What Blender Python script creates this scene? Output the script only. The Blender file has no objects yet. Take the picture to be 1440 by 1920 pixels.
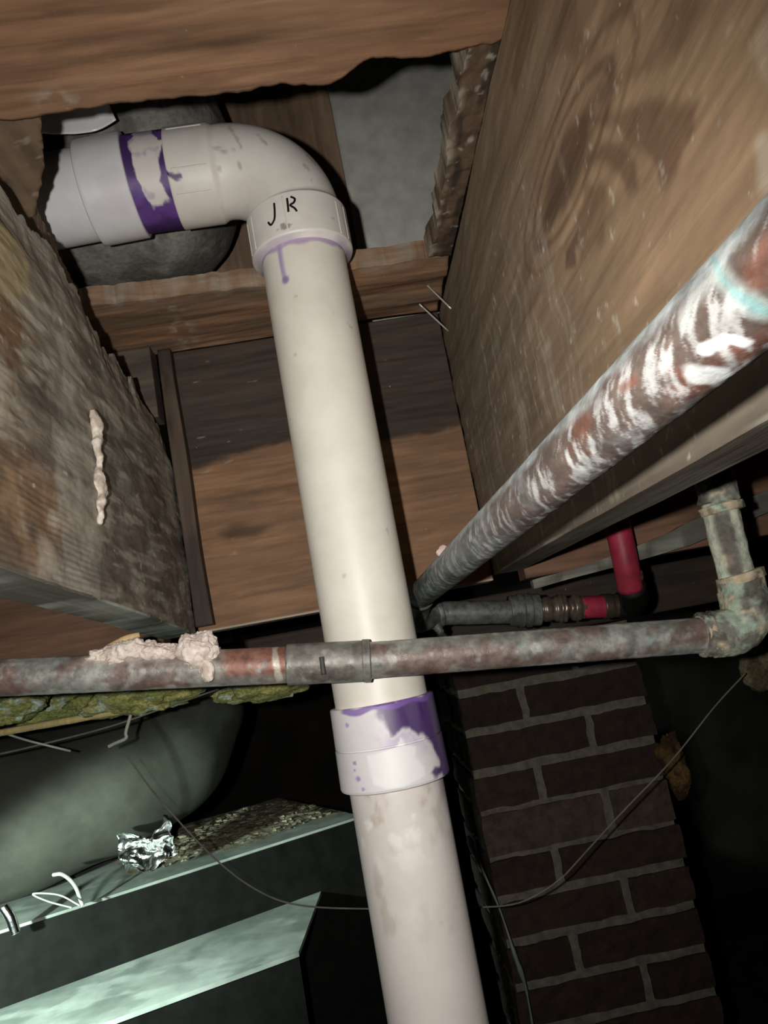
import bpy, math, random
import numpy as np
from mathutils import Matrix, Vector
random.seed(7); np.random.seed(7)
S = bpy.context.scene

# ------------------------------------------------------------------ camera, world, lights, exposure
CAM_H = 1.20                      # height of the lens above the dirt floor
F = 1400.0                        # focal length in pixels of a 1440 x 1920 frame
yaw, pitch, roll = math.radians(3.8), math.radians(10.0), math.radians(10.5)
FWD = np.array([math.sin(yaw)*math.cos(pitch), math.cos(yaw)*math.cos(pitch), math.sin(pitch)])
R0 = np.array([math.cos(yaw), -math.sin(yaw), 0.0]); U0 = np.cross(R0, FWD)
RT = R0*math.cos(roll) - U0*math.sin(roll)
UP = R0*math.sin(roll) + U0*math.cos(roll)
cd = bpy.data.cameras.new('camera'); cam = bpy.data.objects.new('camera', cd)
S.collection.objects.link(cam)
cd.sensor_fit = 'VERTICAL'; cd.sensor_height = 24.0; cd.lens = 24.0*F/1920.0
cd.clip_start = 0.01
m = Matrix.Identity(4)
for i in range(3):
    m[i][0] = RT[i]; m[i][1] = UP[i]; m[i][2] = -FWD[i]
m[2][3] = CAM_H
cam.matrix_world = m
S.camera = cam

S.view_settings.view_transform = 'Standard'; S.view_settings.look = 'None'
S.view_settings.gamma = 1.0; S.view_settings.use_curve_mapping = False
S.view_settings.exposure = 0.0

w = bpy.data.worlds.new('world'); S.world = w; w.use_nodes = True
w.node_tree.nodes['Background'].inputs[0].default_value = (0.5, 0.6, 0.55, 1)
w.node_tree.nodes['Background'].inputs[1].default_value = 0.012

def lamp(name, kind, loc, energy, color, size, target=None, angle=60, blend=0.3):
    l = bpy.data.lights.new(name, kind); o = bpy.data.objects.new(name, l); S.collection.objects.link(o)
    l.energy = energy; l.color = color; l.shadow_soft_size = size
    o.location = (loc[0], loc[1], loc[2]+CAM_H)
    if kind == 'SPOT':
        l.spot_size = math.radians(angle); l.spot_blend = blend
    if target is not None:
        d = Vector(target)-Vector(loc); o.rotation_euler = d.to_track_quat('-Z', 'Y').to_euler()
    return o
# hand-held torch just beside and behind the lens
lamp('phone_torch', 'SPOT', (-0.052, -0.01, 0.016), 21.5, (1.0, 0.985, 0.95), 0.006, target=(-0.03, 0.75, 0.06), angle=112, blend=1.0)
# a work light standing lower down on the left, out of frame
lamp('work_light', 'SPOT', (-0.62, 0.72, -0.185), 42.0, (0.78, 1.0, 0.90), 0.012, target=(-0.38, 1.36, -0.41), angle=58, blend=0.5)

# ------------------------------------------------------------------ measuring helpers (turn a reading of the photo plus a distance into a place)
def ray(x, y): return RT*(x-720)/F + UP*(960-y)/F + FWD
def aY(x, y, Y): d = ray(x, y); return d*Y/d[1]
def aX(x, y, X): d = ray(x, y); return d*X/d[0]
def aZ(x, y, Z): d = ray(x, y); return d*Z/d[2]

# ------------------------------------------------------------------ noise in numpy
def _h(i, j, k, s):
    n = (i*73856093) ^ (j*19349663) ^ (k*83492791) ^ (s*2654435)
    n = (n ^ (n >> 13)) * 1274126177 & 0x7fffffff
    n = (n ^ (n >> 16)) * 668265263 & 0x7fffffff
    return ((n >> 7) & 0xffff)/65535.0
def vn(P, s=0):
    P = np.asarray(P, float); I = np.floor(P).astype(np.int64); f = P-I; f = f*f*(3-2*f)
    i, j, k = I[:, 0], I[:, 1], I[:, 2]; r = 0
    for a in (0, 1):
        wa = f[:, 0] if a else 1-f[:, 0]
        for b in (0, 1):
            wb = f[:, 1] if b else 1-f[:, 1]
            for c in (0, 1):
                wc = f[:, 2] if c else 1-f[:, 2]
                r = r + wa*wb*wc*_h(i+a, j+b, k+c, s)
    return r
def fbm(P, scale=1.0, octv=4, s=0, gain=0.5):
    P = np.asarray(P, float)*np.asarray(scale); r = 0; a = 1; t = 0
    for o in range(octv):
        r = r + a*vn(P*(2.03**o)+17.3*o, s+o); t += a; a *= gain
    return r/t
def sst(a, b, x):
    t = np.clip((np.asarray(x, float)-a)/(b-a), 0, 1); return t*t*(3-2*t)
def mixc(C, col, w_):
    w_ = np.clip(w_, 0, 1)[:, None]; return C*(1-w_) + np.array(col)*w_
def s2l(r, g, b):
    return tuple(((c/255)/12.92 if c/255 <= .04045 else ((c/255+.055)/1.055)**2.4) for c in (r, g, b))
def polydist(Q, poly):
    """signed distance of 2-D points Q to a closed polygon, negative inside"""
    Q = np.asarray(Q, float); poly = np.asarray(poly, float); n = len(poly)
    d = np.full(len(Q), 1e9); ins = np.zeros(len(Q), bool)
    for i in range(n):
        a = poly[i]; b = poly[(i+1) % n]; ab = b-a
        t = np.clip(((Q-a)@ab)/(ab@ab+1e-12), 0, 1)
        d = np.minimum(d, np.linalg.norm(Q-a-t[:, None]*ab, axis=1))
        c = ((a[1] > Q[:, 1]) != (b[1] > Q[:, 1]))
        xx = a[0]+(Q[:, 1]-a[1])*(b[0]-a[0])/((b[1]-a[1]) if abs(b[1]-a[1]) > 1e-9 else 1e-9)
        ins ^= c & (Q[:, 0] < xx)
    return np.where(ins, -d, d)
def linedist(Q, pts):
    Q = np.asarray(Q, float); pts = np.asarray(pts, float); d = np.full(len(Q), 1e9)
    for a, b in zip(pts[:-1], pts[1:]):
        ab = b-a; t = np.clip(((Q-a)@ab)/(ab@ab+1e-12), 0, 1)
        d = np.minimum(d, np.linalg.norm(Q-a-t[:, None]*ab, axis=1))
    return d

# ------------------------------------------------------------------ object helpers
def tag(o, label, cat, group=None, kind=None):
    if label: o['label'] = label
    if cat: o['category'] = cat
    if group: o['group'] = group
    if kind: o['kind'] = kind
    return o
def thing(name, label, cat, base, group=None):
    o = bpy.data.objects.new(name, None); S.collection.objects.link(o)
    o.empty_display_size = 0.02
    o.location = (base[0], base[1], base[2]+CAM_H)
    return tag(o, label, cat, group)
def mk(name, V, Fc, mat, parent=None, col=None, smooth=True):
    V = np.array(V, float); V[:, 2] += CAM_H
    if parent is not None:
        base = np.array(parent.matrix_basis.translation) if parent.parent is None else np.array(parent.parent.matrix_basis.translation)+np.array(parent.matrix_basis.translation)
        loc = np.zeros(3); V = V-base
    else:
        loc = np.array([(V[:, 0].min()+V[:, 0].max())/2, (V[:, 1].min()+V[:, 1].max())/2, V[:, 2].min()]); V = V-loc
    me = bpy.data.meshes.new(name); me.from_pydata(V.tolist(), [], [tuple(int(q) for q in f) for f in Fc]); me.update()
    if col is not None:
        ca = me.color_attributes.new('Col', 'FLOAT_COLOR', 'POINT')
        C = np.ones((len(V), 4), np.float32); C[:, :3] = col
        ca.data.foreach_set('color', C.ravel())
    if smooth: me.polygons.foreach_set('use_smooth', [True]*len(me.polygons))
    me.materials.append(mat)
    o = bpy.data.objects.new(name, me); S.collection.objects.link(o)
    o.location = loc
    if parent is not None: o.parent = parent
    return o
def gridfaces(nu, nv, off=0, wrapv=False):
    fs = []
    for i in range(nu-1):
        for j in range(nv if wrapv else nv-1):
            j2 = (j+1) % nv
            fs.append((off+i*nv+j, off+(i+1)*nv+j, off+(i+1)*nv+j2, off+i*nv+j2))
    return fs
def slab(name, fn, nu, nv, thick, mat, parent=None, colfn=None, relief=0.0, rs=(30, 30, 30), smooth=True):
    """closed board: front surface fn(u,v) (arrays) and a back shifted by thick"""
    u, v = np.meshgrid(np.linspace(0, 1, nu), np.linspace(0, 1, nv), indexing='ij'); u = u.ravel(); v = v.ravel()
    P = np.stack(fn(u, v), 1); T = np.array(thick, float)
    n = -T/np.linalg.norm(T)
    if relief: P = P + n*((fbm(P, rs, 4, 5)-.5)*relief)[:, None]
    B = P+T
    V = np.vstack([P, B]); N = len(P)
    f1 = gridfaces(nu, nv); f2 = [tuple(x+N for x in reversed(f)) for f in f1]
    ring = [i*nv for i in range(nu)] + [(nu-1)*nv+j for j in range(1, nv)] + [i*nv+nv-1 for i in range(nu-2, -1, -1)] + [j for j in range(nv-2, 0, -1)]
    side = [(ring[k], ring[(k+1) % len(ring)], ring[(k+1) % len(ring)]+N, ring[k]+N) for k in range(len(ring))]
    # orientation
    a, b, c = P[f1[0][0]], P[f1[0][1]], P[f1[0][3]]
    if np.dot(np.cross(b-a, c-a), n) < 0:
        f1 = [tuple(reversed(f)) for f in f1]; f2 = [tuple(reversed(f)) for f in f2]
    else: side = [tuple(reversed(f)) for f in side]
    col = colfn(V) if colfn else None
    o = mk(name, V, f1+f2+side, mat, parent, col, smooth)
    if smooth:
        me = o.data; ns = len(side); flags = [True]*len(me.polygons)
        for i in range(len(f1), len(flags)): flags[i] = False
        me.polygons.foreach_set('use_smooth', flags)
    return o
def frames(path):
    path = np.asarray(path, float); n = len(path)
    T = np.gradient(path, axis=0); T /= np.linalg.norm(T, axis=1)[:, None]
    ref = np.array([0, 0, 1.0]) if abs(T[0][2]) < .8 else np.array([0, -1.0, 0])
    A = np.cross(T[0], ref); A /= np.linalg.norm(A); As = [A]
    for i in range(1, n):
        A = As[-1]-T[i]*np.dot(As[-1], T[i]); As.append(A/np.linalg.norm(A))
    A = np.array(As); B = np.cross(T, A); return T, A, B
def sweep(name, path, rad, mat, parent=None, seg=48, colfn=None, bump=0.0, bs=60, caps=True, flat=None):
    """tube; rad scalar or per-point array; colfn(P, s, ang)"""
    path = np.asarray(path, float); n = len(path)
    rad = np.full(n, float(rad)) if np.isscalar(rad) else np.asarray(rad, float)
    T, A, B = frames(path)
    ang = np.linspace(0, 2*math.pi, seg, endpoint=False)
    V = (path[:, None, :] + rad[:, None, None]*(np.cos(ang)[None, :, None]*A[:, None, :]+np.sin(ang)[None, :, None]*B[:, None, :]))
    D = (V-path[:, None, :]); D /= (np.linalg.norm(D, axis=2)[:, :, None]+1e-12)
    V = V.reshape(-1, 3); D = D.reshape(-1, 3)
    if bump:
        V = V + D*((fbm(V, bs, 4, 3)-.5)*2*bump)[:, None]
    L = np.concatenate([[0], np.cumsum(np.linalg.norm(np.diff(path, axis=0), axis=1))])
    sv = np.repeat(L, seg); av = np.tile(ang, n)
    fs = gridfaces(n, seg, 0, True)
    if caps:
        V = np.vstack([V, path[0], path[-1]]); c0 = n*seg; c1 = c0+1
        sv = np.append(sv, [0, L[-1]]); av = np.append(av, [0, 0])
        fs += [(c0, j, (j+1) % seg) for j in range(seg)]
        fs += [(c1, (n-1)*seg+(j+1) % seg, (n-1)*seg+j) for j in range(seg)]
    col = colfn(V, sv, av) if colfn else None
    return mk(name, V, fs, mat, parent, col)
def line(a, b, n=40):
    a = np.asarray(a, float); b = np.asarray(b, float); t = np.linspace(0, 1, n)[:, None]; return a*(1-t)+b*t
def curve(pts, n=60):
    """smooth Catmull-Rom through pts"""
    p = np.asarray(pts, float); p = np.vstack([2*p[0]-p[1], p, 2*p[-1]-p[-2]]); out = []
    k = len(p)-3
    for i in range(k):
        for t in np.linspace(0, 1, max(2, n//k), endpoint=(i == k-1)):
            a, b, c, d = p[i], p[i+1], p[i+2], p[i+3]
            out.append(.5*((2*b)+(-a+c)*t+(2*a-5*b+4*c-d)*t*t+(-a+3*b-3*c+d)*t**3))
    return np.array(out)
def box(name, lo, hi, mat, parent=None, col=None, smooth=False):
    x0, y0, z0 = lo; x1, y1, z1 = hi
    V = [(x0,y0,z0),(x1,y0,z0),(x1,y1,z0),(x0,y1,z0),(x0,y0,z1),(x1,y0,z1),(x1,y1,z1),(x0,y1,z1)]
    Fc = [(0,3,2,1),(4,5,6,7),(0,1,5,4),(1,2,6,5),(2,3,7,6),(3,0,4,7)]
    return mk(name, V, Fc, mat, parent, col, smooth)
def blob(name, center, rad, mat, parent=None, amp=.35, sc=60, colfn=None, seed=1, n=40, squash=None):
    """lumpy closed lump"""
    u, v = np.meshgrid(np.linspace(0, math.pi, n), np.linspace(0, 2*math.pi, n*2, endpoint=False), indexing='ij')
    D = np.stack([np.sin(u)*np.cos(v), np.sin(u)*np.sin(v), np.cos(u)], 2).reshape(-1, 3)
    r = 1+amp*2*(fbm(D*np.array(rad)+np.array(center), sc, 5, seed, .6)-.5)
    V = np.array(center)+D*np.array(rad)*r[:, None]
    return mk(name, V, gridfaces(n, n*2, 0, True), mat, parent, colfn(V) if colfn else None)

# ------------------------------------------------------------------ materials
def base_mat(name):
    m_ = bpy.data.materials.new(name); m_.use_nodes = True
    nt = m_.node_tree; return m_, nt, nt.nodes['Principled BSDF']
def mat_attr(name, rough=.7, metal=0.0, scale=(60, 60, 60), var=.35, bump=.3, bdist=.002, grain=None, spec=.3, fine=None, tint=(1, 1, 1), rvar=0.0, specks=0.0, coat=0.0):
    """base colour = painted attribute x procedural variation; optional wood grain stretched along an axis"""
    m_, nt, p = base_mat(name); N = nt.nodes; L = nt.links
    at = N.new('ShaderNodeAttribute'); at.attribute_name = 'Col'
    tc = N.new('ShaderNodeTexCoord')
    mp = N.new('ShaderNodeMapping'); mp.inputs['Scale'].default_value = scale; L.new(tc.outputs['Object'], mp.inputs['Vector'])
    n1 = N.new('ShaderNodeTexNoise'); n1.inputs['Scale'].default_value = 1; n1.inputs['Detail'].default_value = 7; n1.inputs['Roughness'].default_value = .62
    L.new(mp.outputs[0], n1.inputs['Vector'])
    hgt = n1.outputs['Fac']; fac = n1.outputs['Fac']
    if grain:
        mp2 = N.new('ShaderNodeMapping'); mp2.inputs['Scale'].default_value = grain; L.new(tc.outputs['Object'], mp2.inputs['Vector'])
        n2 = N.new('ShaderNodeTexNoise'); n2.inputs['Scale'].default_value = 1; n2.inputs['Detail'].default_value = 5; n2.inputs['Distortion'].default_value = 1.2
        L.new(mp2.outputs[0], n2.inputs['Vector'])
        mm = N.new('ShaderNodeMath'); mm.operation = 'MULTIPLY_ADD'; mm.inputs[1].default_value = .6; L.new(n2.outputs['Fac'], mm.inputs[0])
        m3 = N.new('ShaderNodeMath'); m3.operation = 'MULTIPLY'; m3.inputs[1].default_value = .4; L.new(n1.outputs['Fac'], m3.inputs[0]); L.new(m3.outputs[0], mm.inputs[2])
        fac = mm.outputs[0]; hgt = fac
    mr = N.new('ShaderNodeMapRange'); mr.inputs['From Min'].default_value = .32; mr.inputs['From Max'].default_value = .68
    mr.inputs['To Min'].default_value = 1-var; mr.inputs['To Max'].default_value = 1+var*.6; L.new(fac, mr.inputs['Value'])
    mx = N.new('ShaderNodeMix'); mx.data_type = 'RGBA'; mx.blend_type = 'MULTIPLY'; mx.inputs[0].default_value = 1
    L.new(at.outputs['Color'], mx.inputs[6]); L.new(mr.outputs[0], mx.inputs[7])
    out = mx.outputs[2]
    if specks:
        v = N.new('ShaderNodeTexNoise'); v.inputs['Scale'].default_value = 170; v.inputs['Detail'].default_value = 3; v.inputs['Roughness'].default_value=.4; L.new(tc.outputs['Object'], v.inputs['Vector'])
        c = N.new('ShaderNodeMapRange'); c.inputs['From Min'].default_value = .74; c.inputs['From Max'].default_value = .80; L.new(v.outputs['Fac'], c.inputs['Value'])
        c2 = N.new('ShaderNodeMath'); c2.operation = 'MULTIPLY'; c2.inputs[1].default_value = specks; L.new(c.outputs[0], c2.inputs[0])
        m4 = N.new('ShaderNodeMix'); m4.data_type = 'RGBA'; L.new(c2.outputs[0], m4.inputs[0]); L.new(out, m4.inputs[6]); m4.inputs[7].default_value = (.6, .55, .45, 1)
        out = m4.outputs[2]
    L.new(out, p.inputs['Base Color'])
    p.inputs['Roughness'].default_value = rough; p.inputs['Metallic'].default_value = metal; p.inputs['Specular IOR Level'].default_value = spec
    p.inputs['Coat Weight'].default_value = coat
    if rvar:
        r = N.new('ShaderNodeMapRange'); r.inputs['From Min'].default_value = .35; r.inputs['From Max'].default_value = .65; r.inputs['To Min'].default_value = rough-rvar; r.inputs['To Max'].default_value = rough+rvar
        L.new(n1.outputs['Fac'], r.inputs['Value']); L.new(r.outputs[0], p.inputs['Roughness'])
    b = N.new('ShaderNodeBump'); b.inputs['Strength'].default_value = bump; b.inputs['Distance'].default_value = bdist
    L.new(hgt, b.inputs['Height']); L.new(b.outputs[0], p.inputs['Normal'])
    return m_
def mat_plain(name, col, rough=.6, metal=0.0, nscale=40, var=.25, bump=.2, spec=.3, trans=0.0, alpha=1.0, bdist=.002):
    m_, nt, p = base_mat(name); N = nt.nodes; L = nt.links
    tc = N.new('ShaderNodeTexCoord'); n1 = N.new('ShaderNodeTexNoise'); n1.inputs['Scale'].default_value = nscale; n1.inputs['Detail'].default_value = 6
    L.new(tc.outputs['Object'], n1.inputs['Vector'])
    cr = N.new('ShaderNodeValToRGB'); e = cr.color_ramp.elements; e[0].position = .3; e[1].position = .7
    e[0].color = tuple(c*(1-var) for c in col)+(1,); e[1].color = tuple(min(1, c*(1+var)) for c in col)+(1,)
    L.new(n1.outputs['Fac'], cr.inputs[0]); L.new(cr.outputs[0], p.inputs['Base Color'])
    b = N.new('ShaderNodeBump'); b.inputs['Strength'].default_value = bump; b.inputs['Distance'].default_value = bdist; L.new(n1.outputs['Fac'], b.inputs['Height']); L.new(b.outputs[0], p.inputs['Normal'])
    p.inputs['Roughness'].default_value = rough; p.inputs['Metallic'].default_value = metal; p.inputs['Specular IOR Level'].default_value = spec
    p.inputs['Transmission Weight'].default_value = trans; p.inputs['Alpha'].default_value = alpha
    return m_
M_joist = mat_attr('joist_wood', .72, scale=(90, 14, 90), grain=(60, 5, 60), var=.26, bump=.5, bdist=.003, specks=.5)
M_cross = mat_attr('cross_wood', .72, scale=(14, 90, 90), grain=(4, 60, 75), var=.42, bump=.5, bdist=.002, specks=.35)
M_wood_z = mat_attr('upright_wood', .75, scale=(90, 90, 12), grain=(60, 60, 4), var=.4, bump=.5)
M_pvc = mat_attr('pvc', .46, scale=(25, 25, 25), var=.06, bump=.04, spec=.45)
M_copper = mat_attr('tarnished_copper', .5, metal=.2, scale=(110, 60, 110), var=.38, bump=.45, bdist=.0015, spec=.5, rvar=.15)
M_brick = mat_attr('brick', .9, scale=(70, 70, 70), var=.4, bump=.7, bdist=.003)
M_galv = mat_attr('sheet_metal', .55, metal=.25, scale=(22, 22, 22), var=.22, bump=.12, spec=.5)
M_crust = mat_attr('crust', .85, scale=(160, 160, 160), var=.3, bump=.8, bdist=.002)
M_soft = mat_attr('wrap', .8, scale=(30, 30, 30), var=.2, bump=.25)
M_red = mat_plain('red_plastic', (.27, .022, .042), .5, var=.35, spec=.3)
M_black = mat_plain('black_metal', (.008, .008, .007), .55, var=.3, spec=.15)
M_brass = mat_plain('brass', (.17, .135, .10), .32, metal=.6, var=.35, nscale=90)
M_foil = mat_plain('foil', (.8, .8, .8), .18, metal=1.0, var=.05, bump=.3, nscale=80)
M_wire = mat_plain('white_wire', (.36, .36, .32), .5)
M_thread = mat_plain('thread', (.13, .12, .095), .8)
M_dirt = mat_plain('dirt', (.035, .027, .02), .95, nscale=12, var=.5, bump=.8, bdist=.02)
M_wall = mat_plain('foundation', (.03, .025, .02), .95, nscale=6, var=.4, bump=.6, bdist=.01)
M_plastic = mat_plain('poly_sheet', (.80, .80, .82), .25, var=.05, bump=.2, nscale=10, spec=.5, alpha=.92)
M_fibre = mat_attr('fibreglass', .95, scale=(260, 260, 260), var=.5, bump=.9, bdist=.004)

# ------------------------------------------------------------------ setting: dirt floor, walls, ceiling of neighbouring bays
def struct(o): o['kind'] = 'structure'; return o
def flr():
    n = 60; u, v = np.meshgrid(np.linspace(-2.6, 2.6, n), np.linspace(-1.4, 3.2, n), indexing='ij')
    P = np.stack([u.ravel(), v.ravel(), np.full(n*n, -CAM_H)], 1); P[:, 2] += (fbm(P, 2.2, 4, 8)-.9)*.05
    return mk('floor', P, gridfaces(n, n), M_dirt)
struct(flr())
struct(box('wall_back', (-2.6, 3.2, -1.3), (2.6, 3.3, .7), M_wall))
struct(box('wall_left', (-2.7, -1.4, -1.3), (-2.6, 3.3, .7), M_wall))
struct(box('wall_right', (2.6, -1.4, -1.3), (2.7, 3.3, .7), M_wall))
struct(box('wall_front', (-2.7, -1.5, -1.3), (2.7, -1.4, .7), M_wall))
ZC = .42            # underside of the subfloor
XL, XR = -.19, .183  # inner faces of the two joists
YH = .93            # face of the cross blocking
def ceil_():
    V = []; Fc = []
    def bx(lo, hi):
        o = len(V); x0, y0, z0 = lo; x1, y1, z1 = hi
        V.extend([(x0,y0,z0),(x1,y0,z0),(x1,y1,z0),(x0,y1,z0),(x0,y0,z1),(x1,y0,z1),(x1,y1,z1),(x0,y1,z1)])
        Fc.extend([tuple(o+i for i in f) for f in [(0,3,2,1),(4,5,6,7),(0,1,5,4),(1,2,6,5),(2,3,7,6),(3,0,4,7)]])
    bx((-2.6, -1.4, ZC+.001), (-.232, .47, ZC+.03)); bx((-2.6, .81, ZC+.001), (-.405, 3.2, ZC+.03)); bx((-.405, .9305, ZC+.001), (-.232, 3.2, ZC+.03)); bx((-2.6, .47, ZC+.001), (-.5, .81, ZC+.03))
    bx((.225, -1.4, ZC+.001), (2.6, 3.2, ZC+.03)); bx((-.232, 1.09, ZC+.001), (.225, 3.2, ZC+.03)); bx((-.232, -1.4, ZC+.001), (.225, -.32, ZC+.03))
    bx((-2.6, -1.4, 1.15), (2.6, 3.2, 1.17))
    return mk('ceiling', V, Fc, mat_plain('subfloor_dark', (.10, .065, .04), .8, var=.3), smooth=False)
struct(ceil_())

# ------------------------------------------------------------------ joists
BRN = (.30, .175, .088); GRY = (.20, .16, .118); DRK = (.055, .036, .024)
def to_yz(pts, X): return [tuple(aX(x, y, X)[1:]) for x, y in pts]
def jr_col(V):
    n = len(V); P = V
    a = fbm(P, (9, 3.0, 12), 4, 1); b = fbm(P, (30, 9, 34), 4, 2); c = fbm(P, (80, 26, 90), 3, 3)
    C = np.tile(np.array((.335, .22, .13)), (n, 1))
    C = mixc(C, (.24, .15, .08), sst(.45, .65, a)); C = mixc(C, (.40, .26, .15), sst(.52, .7, b)*.5)
    # greyer, older toward the far end and along the top edge
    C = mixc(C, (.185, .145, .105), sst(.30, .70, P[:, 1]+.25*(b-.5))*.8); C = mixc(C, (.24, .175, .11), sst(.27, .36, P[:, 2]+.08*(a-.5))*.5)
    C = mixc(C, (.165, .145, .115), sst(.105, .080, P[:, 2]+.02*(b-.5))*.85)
    # swirling grain around the knot
    Q = P[:, 1:]
    k = np.array(aX(1062, 320, XR)[1:])
    dy = (Q[:, 0]-k[0]); dz = (Q[:, 1]-k[1])
    e = np.sqrt((dy/.075)**2+(dz/.022)**2)
    warp = Q[:, 1]*1.0 + .030*np.exp(-(e/2.2)**2)*np.sign(dz)*1.0
    g = np.sin((warp*230)+6*fbm(P, (0, 4, 8), 3, 9)+2.2*b)
    C = C*(1-.10*(sst(.1, .7, g)*sst(.35, .6, b))[:, None])
    C = mixc(C, (.085, .045, .026), sst(1.0, .55, e+.5*(c-.5))*.75)
    ring = np.abs(e-1.12+.25*(b-.5)); C = mixc(C, (.11, .06, .035), sst(.14, .03, ring)*.6)
    ring = np.abs(e-1.55+.35*(b-.5)); C = mixc(C, (.13, .075, .04), sst(.10, .02, ring)*.45)
    # damp stains with shapes of their own
    def st(pts, col, s, w_=.006, nz=.018):
        nonlocal C
        d = polydist(Q, to_yz(pts, XR))+(fbm(P, 40, 3, 12)-.5)*nz
        C = mixc(C, col, sst(w_, -w_*.5, d)*s)
    D = (.15, .085, .05)
    st([(1105, 212), (1190, 200), (1215, 195), (1260, 208), (1310, 190), (1300, 245), (1278, 270), (1275, 330), (1240, 350), (1225, 300), (1190, 262), (1150, 238), (1105, 240)], D, .75)
    st([(1100, 290), (1130, 268), (1165, 275), (1188, 310), (1190, 345), (1178, 350), (1165, 312), (1140, 300), (1112, 310), (1100, 320)], D, .8, nz=.008)
    st([(1100, 345), (1125, 340), (1140, 380), (1130, 440), (1090, 500), (1080, 440)], D, .55)
    st([(1120, 178), (1200, 120), (1255, 50), (1290, 0), (1330, 0), (1280, 60), (1215, 132), (1135, 182)], D, .6, .008)
    st([(1060, 0), (1040, 60), (1035, 110), (1065, 90), (1110, 110), (1130, 60), (1180, 0), (1160, 0), (1120, 70), (1085, 60), (1080, 0)], D, .4)
    st([(985, 0), (1008, 0), (985, 90), (972, 170), (962, 150)], (.12, .07, .04), .5)
    st([(1060, 470), (1085, 430), (1080, 500), (1062, 505)], (.10, .055, .04), .7, .003, .006)
    # pale patches near the right
    st([(1415, 70), (1440, 50), (1440, 150), (1420, 110)], (.5, .4, .28), .6)
    st([(1430, 270), (1450, 280), (1450, 330), (1435, 320)], (.55, .47, .36), .6)
    # mineral runs going straight down, and flecks
    run = fbm(P+np.stack([0*a, .02*(b-.5)+.05*P[:, 2], 0*a], 1), (0, 120, 11), 4, 21, .6); amt = sst(.30, .55, P[:, 1])*sst(.36, .22, P[:, 2])
    C = mixc(C, (.42, .37, .29), sst(.56, .76, run+.22*(c-.5))*amt*.5)
    fl = fbm(P, (0, 150, 120), 4, 23, .6); C = mixc(C, (.60, .54, .44), sst(.70, .78, fl+.06*(a-.5))*.55*sst(.40, .30, P[:, 2]+.1*(a-.5))*(.35+.65*sst(.25, .4, P[:, 1])))
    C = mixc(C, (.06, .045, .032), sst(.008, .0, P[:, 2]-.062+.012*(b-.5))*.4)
    und = P[:, 2] < .0640
    C[und] = mixc(np.tile(np.array((.15, .12, .09)), (n, 1)), (.30, .27, .21), sst(.45, .62, fbm(P, (50, 8, 9), 4, 25)))[und]
    return C
def jr_fn(u, v):
    y = -.30+(1.24+.0)*u; y = np.minimum(y, .94)
    z = .062+(ZC-.062)*v
    return XR+0*u+.0012*np.sin(9*y)*v, y, z
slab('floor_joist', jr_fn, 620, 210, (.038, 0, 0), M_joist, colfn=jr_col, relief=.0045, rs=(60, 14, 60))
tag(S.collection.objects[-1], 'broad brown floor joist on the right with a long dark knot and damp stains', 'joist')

def interp(x, xs, ys): return np.interp(x, xs, ys)
jl_top = to_yz([(-60, 255), (0, 338), (60, 398), (110, 468), (150, 540), (180, 600), (240, 690), (282, 755), (305, 800)], XL)
jl_bot = to_yz([(0, 1072), (60, 1085), (365, 1186)], XL)
def jl_fn(u, v):
    y = np.where(u < .12, -.30+.40*u/.12, .10+.825*(u-.12)/.88)
    zt = interp(y, [-.30]+[p[0] for p in jl_top]+[.93], [.37]+[p[1] for p in jl_top]+[jl_top[-1][1]-.02])
    zt = zt + (fbm(np.stack([0*y, y, 0*y], 1), (1, 50, 1), 4, 31, .5)-.5)*.030
    zb = .083-.028*(y-.40)/.52
    z = zb+(zt-zb)*v
    P = np.stack([0*y, y, z], 1)
    x = XL + .006*sst(.84, 1, v)*-1 - (fbm(P, (1, 8, 60), 3, 4)-.5)*.004
    return x, y, z
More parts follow.
